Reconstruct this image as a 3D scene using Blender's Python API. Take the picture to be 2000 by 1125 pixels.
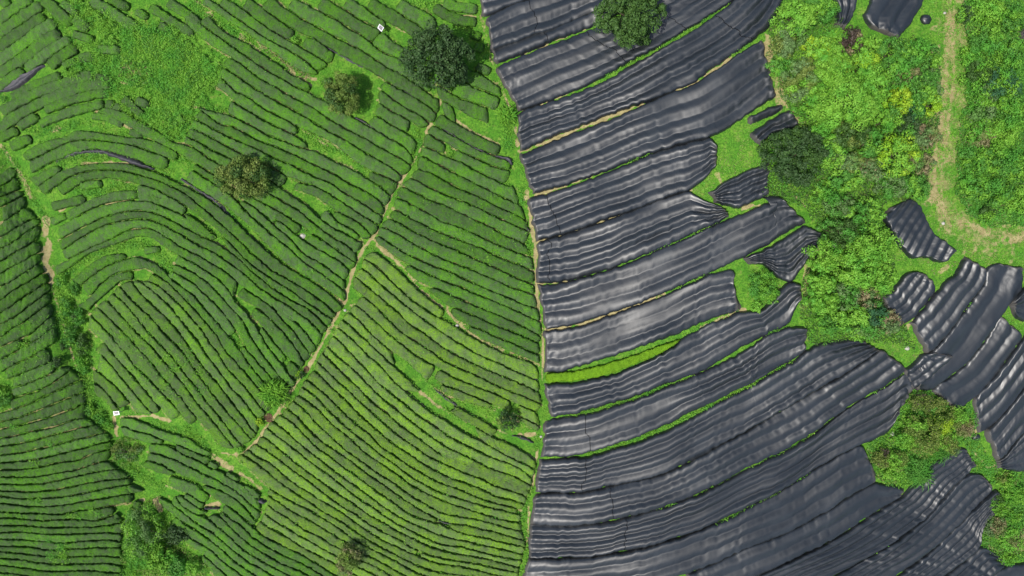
import bpy, math, random
import numpy as np
for o in list(bpy.data.objects): bpy.data.objects.remove(o)
S = bpy.context.scene
COL = S.collection
rng = np.random.default_rng(7)
random.seed(7)
M_PX = 0.08            # metres of ground per photo pixel
HC = 108.0             # drone height in metres
# ---------------------------------------------------------------- camera, sky, sun, exposure
cam = bpy.data.cameras.new('camera'); cam.sensor_width = 36.0
cam.lens = 36.0 * HC / (2000 * M_PX); cam.clip_end = 6000.0; cam.clip_start = 0.5
co = bpy.data.objects.new('camera', cam); COL.objects.link(co); co.location = (0, 0, HC); S.camera = co
SUN_EL, SUN_AZ = 61.0, 216.0     # azimuth of the sun, degrees anticlockwise from +x (it stands to the lower left)
W = bpy.data.worlds.new('World'); S.world = W; W.use_nodes = True
nt = W.node_tree; bg = nt.nodes['Background']; bg.inputs['Strength'].default_value = 0.12
sky = nt.nodes.new('ShaderNodeTexSky'); sky.sky_type = 'NISHITA'; sky.sun_disc = False
sky.sun_elevation = math.radians(SUN_EL); sky.sun_rotation = math.radians(90.0 - SUN_AZ)
sky.air_density = 1.0; sky.dust_density = 2.0
nt.links.new(sky.outputs[0], bg.inputs[0])
sl = bpy.data.lights.new('sun', 'SUN'); sl.energy = 4.2; sl.angle = math.radians(0.53); sl.color = (1.0, 0.955, 0.88)
so = bpy.data.objects.new('sun', sl); COL.objects.link(so); so.location = (-40, -30, 90)
so.rotation_euler = (0.0, math.radians(90 - SUN_EL), math.radians(SUN_AZ))
S.view_settings.view_transform = 'Standard'; S.view_settings.look = 'None'
S.view_settings.exposure = 0.35; S.view_settings.gamma = 1.0; S.view_settings.use_curve_mapping = False
S.cycles.max_bounces = 6; S.cycles.transparent_max_bounces = 4

# ---------------------------------------------------------------- numeric helpers
def _h(ix, iy, s):
    n = (ix * 374761393 + iy * 668265263 + s * 1442695041) & 0x7fffffff
    n = ((n ^ (n >> 13)) * 1274126177) & 0x7fffffff
    n = n ^ (n >> 16)
    return (n & 0xffff) / 65535.0
def vn(x, y, s=0):
    x = np.asarray(x, float); y = np.asarray(y, float)
    ix = np.floor(x).astype(np.int64); iy = np.floor(y).astype(np.int64)
    fx = x - ix; fy = y - iy; fx = fx*fx*(3-2*fx); fy = fy*fy*(3-2*fy)
    a = _h(ix, iy, s); b = _h(ix+1, iy, s); c = _h(ix, iy+1, s); d = _h(ix+1, iy+1, s)
    return (a*(1-fx)+b*fx)*(1-fy) + (c*(1-fx)+d*fx)*fy
def sm(x): x = np.clip(x, 0, 1); return x*x*(3-2*x)
VY = np.array([-400, 100, 270, 400, 480, 560, 680, 800, 900, 1000, 1125, 1600.])
VX = np.array([-260, -90, 0, 60, 95, 115, 150, 185, 250, 285, 330, 500.])
def terrain(x, y):
    """height of the ground in metres at world x, y"""
    u = np.clip(np.asarray(x)/M_PX + 1000, -600, 2600); v = np.clip(562.5 - np.asarray(y)/M_PX, -500, 1600)
    dx = u - np.interp(v, VY, VX)
    z = np.where(dx > 0, 6.0*(1-np.exp(-np.maximum(dx, 0)/330.)), (3.0+2.2*sm((v-250)/150.)*sm((860-v)/200.))*(1-np.exp(-np.maximum(-dx, 0)/120.)))
    z = z*sm(np.abs(dx)/60.+0.25)
    z = z - 2.6*(np.clip(v, 0, 1300)/1125.)**2*sm((1500-u)/700.)
    z = z - 6.5*sm((u-1150)/950.)*sm((v-350)/900.)
    z = z + 4.5*sm((u-960)/640.)*(1-sm((v-430)/500.))
    return z + 0.25*(vn(u/90., v/90., 3)-0.5)
def XY(px, py, dz=0.0):
    """world x, y, ground z of photo pixels whose point stands dz metres above the ground"""
    px = np.asarray(px, float); py = np.asarray(py, float)
    z = np.zeros_like(px)
    for _ in range(6):
        k = (HC - z - dz)/HC*M_PX
        x = (px-1000)*k; y = (562.5-py)*k
        z = terrain(x, y)
    return x, y, z
TILE = {'a0': (0, 0), 'a1': (0, 200), 'a2': (0, 400), 'a3': (0, 600), 'a4': (0, 700), 'a5': (0, 900),
        'b0': (360, 0), 'b1': (360, 200), 'b2': (360, 400), 'b3': (360, 600), 'b4': (360, 800), 'b5': (360, 900),
        'c0': (700, 0), 'c1': (700, 200), 'c2': (700, 400), 'c3': (700, 600), 'c4': (700, 780), 'c5': (700, 900)}
TILE = {k: (v[0], v[1], 5.0) for k, v in TILE.items()}
TILE.update(p=(0, 0, 1.0), R1=(920, 0, 2.813), R2=(1460, 0, 2.813), R3=(980, 370, 2.813), R4=(1460, 370, 2.813), R5=(980, 725, 2.813), R6=(1460, 725, 2.813))
def P(s):
    t = TILE['p']; out = []
    for w in s.split():
        if ',' in w:
            a, b = w.split(','); out.append((t[0]+float(a)/t[2], t[1]+float(b)/t[2]))
        else: t = TILE[w]
    return np.array(out)
def arclen(p): return np.concatenate([[0], np.cumsum(np.hypot(*np.diff(p, axis=0).T))])
def resample(p, n, smooth=True):
    s = arclen(p); t = np.linspace(0, s[-1], n)
    q = np.stack([np.interp(t, s, p[:, 0]), np.interp(t, s, p[:, 1])], 1)
    if smooth and n > 8:
        step = s[-1]/(n-1); k = max(1, int(9/max(step, 1e-6)))
        if 2*k+1 < n:
            for _ in range(2):
                e = np.concatenate([2*q[:1]-q[k:0:-1], q, 2*q[-1:]-q[-2:-k-2:-1]])
                c = np.cumsum(np.concatenate([np.zeros((1, 2)), e]), 0)
                q = (c[2*k+1:]-c[:-2*k-1])/(2*k+1)
    return q
def nearest(p, pt):
    """(arc position, distance) of the point of polyline p nearest to pt"""
    s = arclen(p); best = (0, 1e9)
    for i in range(len(p)-1):
        d = p[i+1]-p[i]; L2 = max(d@d, 1e-9); t = min(1, max(0, (pt-p[i])@d/L2)); q = p[i]+t*d
        e = math.hypot(*(q-pt))
        if e < best[1]: best = (s[i]+t*math.sqrt(L2), e)
    return best
def cut(p, s0, s1):
    s = arclen(p); s0 = max(0, s0); s1 = min(s[-1], s1)
    f = lambda t: np.array([np.interp(t, s, p[:, 0]), np.interp(t, s, p[:, 1])])
    m = (s > s0+1e-6) & (s < s1-1e-6)
    return np.concatenate([[f(s0)], p[m], [f(s1)]])
def inside(poly, x, y):
    x = np.asarray(x, float); y = np.asarray(y, float); r = np.zeros(x.shape, bool); j = len(poly)-1
    for i in range(len(poly)):
        xi, yi = poly[i]; xj, yj = poly[j]
        if yi != yj: r ^= ((yi > y) != (yj > y)) & (x < (xj-xi)*(y-yi)/(yj-yi)+xi)
        j = i
    return r
# ---------------------------------------------------------------- object helpers
def mesh(name, V, F, mat, parent=None, smooth=True, uv=None, loc=None, attr=None):
    V = np.asarray(V, np.float32); F = np.asarray(F, np.int32)
    loc = np.zeros(3) if loc is None else np.asarray(loc, float)
    k = F.shape[1]; me = bpy.data.meshes.new(name)
    me.vertices.add(len(V)); me.vertices.foreach_set('co', (V-loc.astype(np.float32)).ravel())
    me.loops.add(F.size); me.loops.foreach_set('vertex_index', F.ravel())
    me.polygons.add(len(F)); me.polygons.foreach_set('loop_start', np.arange(0, F.size, k, dtype=np.int32))
    me.polygons.foreach_set('use_smooth', np.full(len(F), smooth))
    if uv is not None:
        u = me.uv_layers.new(name='UVMap'); u.data.foreach_set('uv', np.asarray(uv, np.float32)[F.ravel()].ravel())
    for an, av in (attr or {}).items():
        a = me.attributes.new(an, 'FLOAT', 'POINT'); a.data.foreach_set('value', np.asarray(av, np.float32))
    me.update(calc_edges=True); me.validate()
    if mat is not None: me.materials.append(mat)
    o = bpy.data.objects.new(name, me); COL.objects.link(o); o.location = loc
    if parent is not None: o.parent = parent; o.location = loc - np.array(parent.location)
    return o
def tag(o, label=None, cat=None, group=None, kind=None):
    for k, v in (('label', label), ('category', cat), ('group', group), ('kind', kind)):
        if v: o[k] = v
    return o
def empty(name, loc):
    o = bpy.data.objects.new(name, None); COL.objects.link(o); o.location = loc; o.empty_display_size = 0.5
    return o
def grid(nu, nv):
    i = np.arange(nu-1)[:, None]*nv + np.arange(nv-1)[None]
    return np.stack([i, i+nv, i+nv+1, i+1], -1).reshape(-1, 4)
# ---------------------------------------------------------------- materials
def mat(name):
    m = bpy.data.materials.new(name); m.use_nodes = True
    return m, m.node_tree, m.node_tree.nodes['Principled BSDF']
def nd(t, typ, **kw):
    n = t.nodes.new(typ)
    for k, v in kw.items():
        if k in n.inputs: n.inputs[k].default_value = v
        else: setattr(n, k, v)
    return n
def mixc(t, fac, a, b):
    n = t.nodes.new('ShaderNodeMix'); n.data_type = 'RGBA'
    for i, v in ((0, fac), (6, a), (7, b)):
        if hasattr(v, 'is_linked') or hasattr(v, 'links'): t.links.new(v, n.inputs[i])
        elif i == 0: n.inputs[0].default_value = v
        else: n.inputs[i].default_value = (*v, 1)
    return n.outputs[2]
def ramp(t, src, a, b):
    n = t.nodes.new('ShaderNodeMapRange'); n.inputs[1].default_value = a; n.inputs[2].default_value = b
    n.interpolation_type = 'SMOOTHSTEP'; t.links.new(src, n.inputs[0]); return n.outputs[0]
def noise(t, vec, scale, detail=3.0, rough=0.55):
    n = nd(t, 'ShaderNodeTexNoise', Scale=scale, Detail=detail, Roughness=rough)
    if vec is not None: t.links.new(vec, n.inputs['Vector'])
    return n.outputs['Fac']
def math2(t, op, a, b):
    n = t.nodes.new('ShaderNodeMath'); n.operation = op
    for i, v in ((0, a), (1, b)):
        if hasattr(v, 'links'): t.links.new(v, n.inputs[i])
        else: n.inputs[i].default_value = v
    return n.outputs[0]
def wpos(t): return t.nodes.new('ShaderNodeNewGeometry').outputs['Position']

def leaf_mat(name, c1, c2, c3, trans=0.25, scale=0.35):
    m, t, b = mat(name)
    g = t.nodes.new('ShaderNodeNewGeometry')
    c = mixc(t, ramp(t, g.outputs['Random Per Island'], 0.0, 1.0), c1, c2)
    c = mixc(t, ramp(t, noise(t, g.outputs['Position'], scale, 2.0), 0.42, 0.66), c, c3)
    t.links.new(c, b.inputs['Base Color']); b.inputs['Roughness'].default_value = 0.6
    b.inputs['Specular IOR Level'].default_value = 0.25
    tr = t.nodes.new('ShaderNodeBsdfTranslucent'); t.links.new(c, tr.inputs[0])
    mx = t.nodes.new('ShaderNodeMixShader'); mx.inputs[0].default_value = trans
    t.links.new(b.outputs[0], mx.inputs[1]); t.links.new(tr.outputs[0], mx.inputs[2])
    t.links.new(mx.outputs[0], t.nodes['Material Output'].inputs[0])
    return m
# tea hedge: clipped leaf surface, grey-green old leaf and patches of fresh shoots
def tea_mat(name, old, mid, fresh, amount):
    m, t, b = mat(name); p = wpos(t)
    oi = t.nodes.new('ShaderNodeObjectInfo')
    c = mixc(t, ramp(t, noise(t, p, 3.2, 4.0, 0.75), 0.40, 0.60), old, mid)
    f = math2(t, 'MULTIPLY', ramp(t, noise(t, p, 0.42, 3.0, 0.65), 0.5-amount, 0.78-amount), ramp(t, noise(t, p, 7.0, 2.0), 0.35, 0.6))
    c = mixc(t, f, c, fresh)
    c = mixc(t, math2(t, 'MULTIPLY', ramp(t, noise(t, p, 11.0, 1.0), 0.60, 0.70), 0.85), c, tuple(x*0.30 for x in old))
    h = t.nodes.new('ShaderNodeHueSaturation'); t.links.new(c, h.inputs['Color'])
    t.links.new(math2(t, 'ADD', math2(t, 'MULTIPLY', oi.outputs['Random'], 0.36), 0.80), h.inputs['Value'])
    t.links.new(h.outputs[0], b.inputs['Base Color']); b.inputs['Roughness'].default_value = 0.62
    b.inputs['Specular IOR Level'].default_value = 0.08
    bp = t.nodes.new('ShaderNodeBump'); bp.inputs['Strength'].default_value = 1.0; bp.inputs['Distance'].default_value = 0.20
    t.links.new(noise(t, p, 6.0, 4.0, 0.7), bp.inputs['Height']); t.links.new(bp.outputs[0], b.inputs['Normal'])
    return m
M_TEA = tea_mat('tea_leaf', (0.066, 0.104, 0.046), (0.056, 0.134, 0.022), (0.076, 0.225, 0.009), 0.12)
M_TEA_LOW = tea_mat('tea_leaf_sunlit', (0.098, 0.140, 0.058), (0.092, 0.178, 0.034), (0.150, 0.300, 0.016), 0.13)  # tea leaf painted brighter for the sun-facing lower slope
M_TEA_MID = tea_mat('tea_leaf_half_sunlit', (0.078, 0.116, 0.050), (0.070, 0.150, 0.026), (0.105, 0.255, 0.012), 0.12)  # tea leaf brightened halfway, for the sunlit slope inside the ditch bend
M_TEA_BRIGHT = tea_mat('tea_leaf_new_growth', (0.10, 0.21, 0.010), (0.12, 0.26, 0.012), (0.16, 0.33, 0.012), 0.1)
# black plastic sheet
def sheet_mat():
    m, t, b = mat('black_plastic')
    uv = t.nodes.new('ShaderNodeUVMap').outputs[0]
    def st(sx, sy):
        mp = t.nodes.new('ShaderNodeMapping'); mp.inputs['Scale'].default_value = (sx, sy, 1); t.links.new(uv, mp.inputs[0]); return mp.outputs[0]
    p = wpos(t)
    f = ramp(t, noise(t, st(0.12, 0.8), 1.0, 4.0, 0.6), 0.38, 0.68)
    c = mixc(t, f, (0.0048, 0.0074, 0.0100), (0.0105, 0.0140, 0.0175))
    c = mixc(t, math2(t, 'MULTIPLY', ramp(t, noise(t, p, 0.16, 4.0, 0.6), 0.50, 0.72), 0.5), c, (0.022, 0.027, 0.032))
    so_ = t.nodes.new('ShaderNodeAttribute'); so_.attribute_name = 'soil'
    sf = ramp(t, math2(t, 'ADD', so_.outputs['Fac'], math2(t, 'MULTIPLY', math2(t, 'SUBTRACT', noise(t, p, 2.0, 3.0), 0.5), 0.8)), 0.3, 0.8)
    c = mixc(t, sf, c, (0.036, 0.033, 0.028))  # soil tint added to dull the sun glints at the sheet ends
    t.links.new(c, b.inputs['Base Color'])
    r = math2(t, 'ADD', math2(t, 'MULTIPLY', noise(t, st(0.3, 1.2), 1.0, 3.0), 0.12), 0.40)
    r = math2(t, 'ADD', r, math2(t, 'MULTIPLY', sf, 0.4))
    t.links.new(r, b.inputs['Roughness']); b.inputs['Specular IOR Level'].default_value = 0.95
    h = math2(t, 'ADD', math2(t, 'MULTIPLY', noise(t, st(0.16, 1.3), 1.0, 4.0, 0.55), 0.75), math2(t, 'MULTIPLY', noise(t, st(0.3, 0.7), 1.0, 2.0), 0.9))
    bp = t.nodes.new('ShaderNodeBump'); bp.inputs['Strength'].default_value = 0.22; bp.inputs['Distance'].default_value = 0.12
    t.links.new(h, bp.inputs['Height']); t.links.new(bp.outputs[0], b.inputs['Normal'])
    return m
M_SHEET = sheet_mat()
def plain(name, c, rough=0.7, spec=0.4, c2=None, sc=3.0):
    m, t, b = mat(name); p = wpos(t)
    t.links.new(mixc(t, ramp(t, noise(t, p, sc, 4.0, 0.65), 0.35, 0.65), c, c2 or tuple(x*0.7 for x in c)), b.inputs['Base Color'])
    b.inputs['Roughness'].default_value = rough; b.inputs['Specular IOR Level'].default_value = spec
    return m
M_NET = plain('black_net', (0.030, 0.030, 0.036), 0.6, 0.4, (0.055, 0.053, 0.060), 2.5)
M_SEAM = plain('seam_cord', (0.004, 0.004, 0.005), 0.8, 0.1)
M_BARK = plain('bark', (0.09, 0.07, 0.05), 0.9, 0.1)
M_STONE = plain('pale_stone', (0.42, 0.40, 0.36), 0.8, 0.2)
M_WHITE = plain('white_frame', (0.62, 0.62, 0.62), 0.4, 0.5, (0.55, 0.55, 0.55))
M_CELL = plain('solar_cell', (0.15, 0.13, 0.15), 0.3, 0.5, (0.07, 0.065, 0.08))
M_CELLLINE = plain('cell_line', (0.30, 0.28, 0.30), 0.4, 0.5)
M_STEEL = plain('steel_pole', (0.3, 0.31, 0.32), 0.4, 0.5)
M_SOIL = plain('turned_soil', (0.05, 0.03, 0.018), 0.95, 0.1, (0.11, 0.07, 0.04), 6.0)
LEAF = {
    'bright': leaf_mat('leaf_bright', (0.10, 0.27, 0.022), (0.20, 0.42, 0.040), (0.09, 0.30, 0.030)),
    'lime': leaf_mat('leaf_lime', (0.13, 0.33, 0.030), (0.23, 0.45, 0.05), (0.15, 0.39, 0.04)),
    'yellow': leaf_mat('leaf_yellow', (0.22, 0.37, 0.018), (0.34, 0.50, 0.030), (0.20, 0.40, 0.020)),
    'mid': leaf_mat('leaf_mid', (0.05, 0.17, 0.024), (0.11, 0.29, 0.040), (0.07, 0.25, 0.03)),
    'olive': leaf_mat('leaf_olive', (0.10, 0.150, 0.028), (0.20, 0.265, 0.058), (0.12, 0.20, 0.034)),
    'dark': leaf_mat('leaf_dark', (0.024, 0.056, 0.016), (0.052, 0.104, 0.030), (0.034, 0.080, 0.022), 0.15),
    'deep': leaf_mat('leaf_deep', (0.028, 0.074, 0.014), (0.070, 0.145, 0.028), (0.05, 0.11, 0.022), 0.15),
    'brown': leaf_mat('leaf_brown', (0.14, 0.115, 0.06), (0.26, 0.22, 0.115), (0.14, 0.19, 0.05), 0.15),
    'purple': leaf_mat('leaf_purple', (0.030, 0.022, 0.018), (0.075, 0.052, 0.040), (0.05, 0.045, 0.03), 0.1),
    'sage': leaf_mat('leaf_sage', (0.08, 0.15, 0.05), (0.16, 0.26, 0.09), (0.11, 0.24, 0.05)),
    'straw': leaf_mat('leaf_straw', (0.20, 0.24, 0.07), (0.34, 0.33, 0.13), (0.16, 0.28, 0.05)),
    'blue': leaf_mat('leaf_bluish', (0.025, 0.085, 0.035), (0.05, 0.15, 0.06), (0.035, 0.13, 0.03)),
}
# ================================================================= GROUND
# beaten earth: polylines with a half width (pixels) and strength
DIRT = [
 (3.5, 1.0, "p 868,182 855,207 842,235 836,262 822,292 806,318 784,350 762,382 745,425 735,455 712,482 695,512 685,545 672,590 655,620 634,662 612,702 596,728 572,757 545,800 520,836 503,862 480,884 455,888"),
 (3.0, 0.9, "p 735,478 760,500 788,522 815,560 840,582 868,604 896,632 918,650 960,676 1008,692"),
 (2.5, 0.8, "p 685,596 700,620 715,640"), (2.5, 0.6, "p 650,745 655,655"),
 (4.5, 0.8, "p 2,285 14,300 36,336 48,356 60,385"), (7.5, 1.0, "p 90,425 88,445 95,478 92,505 98,545"), (3.0, 0.7, "p 100,560 120,615 138,685 152,722 166,760"),
 (6.0, 1.0, "p 222,816 228,850"), (5.0, 0.9, "p 275,978 282,975"), (6.0, 0.9, "p 302,978 312,995"), (4.0, 0.8, "p 222,1038 240,1038"),
 (6.0, 0.9, "p 400,880 430,900 452,917"), (5.0, 0.8, "p 470,925 492,940 508,956"), (2.5, 0.8, "p 432,884 455,888 470,895"),
 (6.0, 0.9, "p 402,988 425,985"), (3.0, 0.8, "p 235,815 262,814 298,812 332,823"),
 (2.5, 0.7, "p 945,40 952,75 960,118 975,150 985,185 1000,222"), (3.0, 0.8, "p 938,30 944,52 948,68"),
 (3.5, 0.9, "p 1006,250 1012,285"), (4.0, 0.9, "p 1030,372 1034,410 1040,450 1046,490 1048,540 1050,590 1056,630"), (4.0, .8, "p 1024,392 1030,372"),
 (2.5, 0.7, "p 1059,640 1061,700 1058,745"), (3.0, 0.7, "p 1050,880 1044,920 1035,960 1032,1010 1030,1060"),
 (4.0, 0.9, "p 1012,850 1045,848"), (3.0, 0.9, "p 885,230 910,250 945,268 975,282 980,292"), (3.5, 0.9, "p 925,225 950,238"), (5.0, 0.9, "p 855,290 868,298"), (3.5, 0.9, "p 885,290 905,298"),
 (2.5, 0.8, "p 862,8 880,18"), (2.5, 0.8, "p 904,30 930,33"), (3.0, 0.8, "p 740,84 775,80"), (3.0, 0.8, "p 735,88 745,100 760,112"),
 (2.5, 0.7, "p 508,10 530,25 545,32"), (4.0, 0.8, "p 405,24 415,32"), (4.0, 0.8, "p 468,68 478,74"), (4.0, 0.7, "p 510,92 540,105 560,125 575,142"), (5.0, 0.8, "p 600,150 618,155"),
 (4.0, 0.8, "p 378,50 368,45"), (2.5, 0.8, "p 590,252 612,268 640,285"), (2.0, 0.8, "p 552,252 568,260"), (4.0, 0.9, "p 588,456 594,462"), (2.0, 0.7, "p 585,462 640,497 665,510"),
 (2.5, 0.8, "p 860,451 885,462"), (2.0, 0.7, "p 795,425 830,440"), (4.0, 0.8, "p 118,410 130,406"), (5.0, 0.8, "p 245,130 258,140 275,145"), (5.0, 0.8, "p 238,160 248,163"),
 (4.0, 0.8, "p 102,258 115,250"), (4.0, 0.8, "p 55,268 62,272"), (3.0, .7, "p 20,165 28,155"), (3.0, 0.8, "p 850,1020 870,1028"),
 (3.2, 1.1, "R1 130,70 270,5"), (3.2, 1.1, "R1 230,310 340,270 450,225 600,165 720,120"), (3.2, 1.1, "R1 290,600 500,520 740,410"), (3.2, 1.1, "R1 270,832 460,765 600,702 800,625 940,567"),
 (3.2, 1.1, "R1 1100,505 1230,455 1330,395 1420,325"), (3.2, 1.1, "R1 350,1070 560,1005 760,930"), (3.2, 1.1, "R3 200,283 330,255 600,155 720,110 900,40 1040,0"), (3.2, 1.1, "R3 200,517 350,500"), (3.2, 1.1, "R3 240,770 500,725 900,575"), (3.2, 1.1, "R3 1100,760 1330,660"),
 (38, 0.47, "p 1868,-60 1868,0 1866,80 1866,150 1858,220 1848,300 1838,345 1838,385 1850,425 1878,452 1920,466 1970,460 2060,445"),
 (15, 0.60, "p 1858,-60 1857,0 1852,80 1850,150 1845,220 1836,300 1826,345 1826,385 1842,430 1868,462 1910,478 1960,474 2060,455"),
 (6, 0.85, "p 1848,90 1846,160 1842,215 1832,262 1826,330 1823,390"), (4, 0.8, "p 1866,-40 1862,60 1862,160 1850,250 1838,330 1838,400 1858,440"), (10, .8, "p 1905,60 1908,85"), (6, .8, "p 1880,432 1930,456"),
 (12, 0.55, "p 1500,75 1508,130 1520,175 1528,205 1545,225 1560,245"), (6, .8, "p 1525,160 1540,225"), (5, .8, "p 1400,340 1410,360"), (4, .9, "p 1450,408 1470,400 1490,402"),
 (6, .5, "p 1605,470 1580,510 1572,560 1570,600"), (5, .7, "p 1555,385 1575,405"), (4, .8, "p 1770,640 1785,625"), (4, .8, "p 1835,785 1850,800"), (4, .8, "p 1905,845 1915,835"), (14, 1.0, "p 2010,1040 1996,1060 2030,1090"), (4, .7, "p 1800,1060 1990,1080"), (5, .8, "p 1850,520 1835,530"),
 (5, .6, "p 1718,930 1735,950"), (4, .7, "p 1900,880 1930,915 1950,905"),
]
LINES = {}
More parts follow.
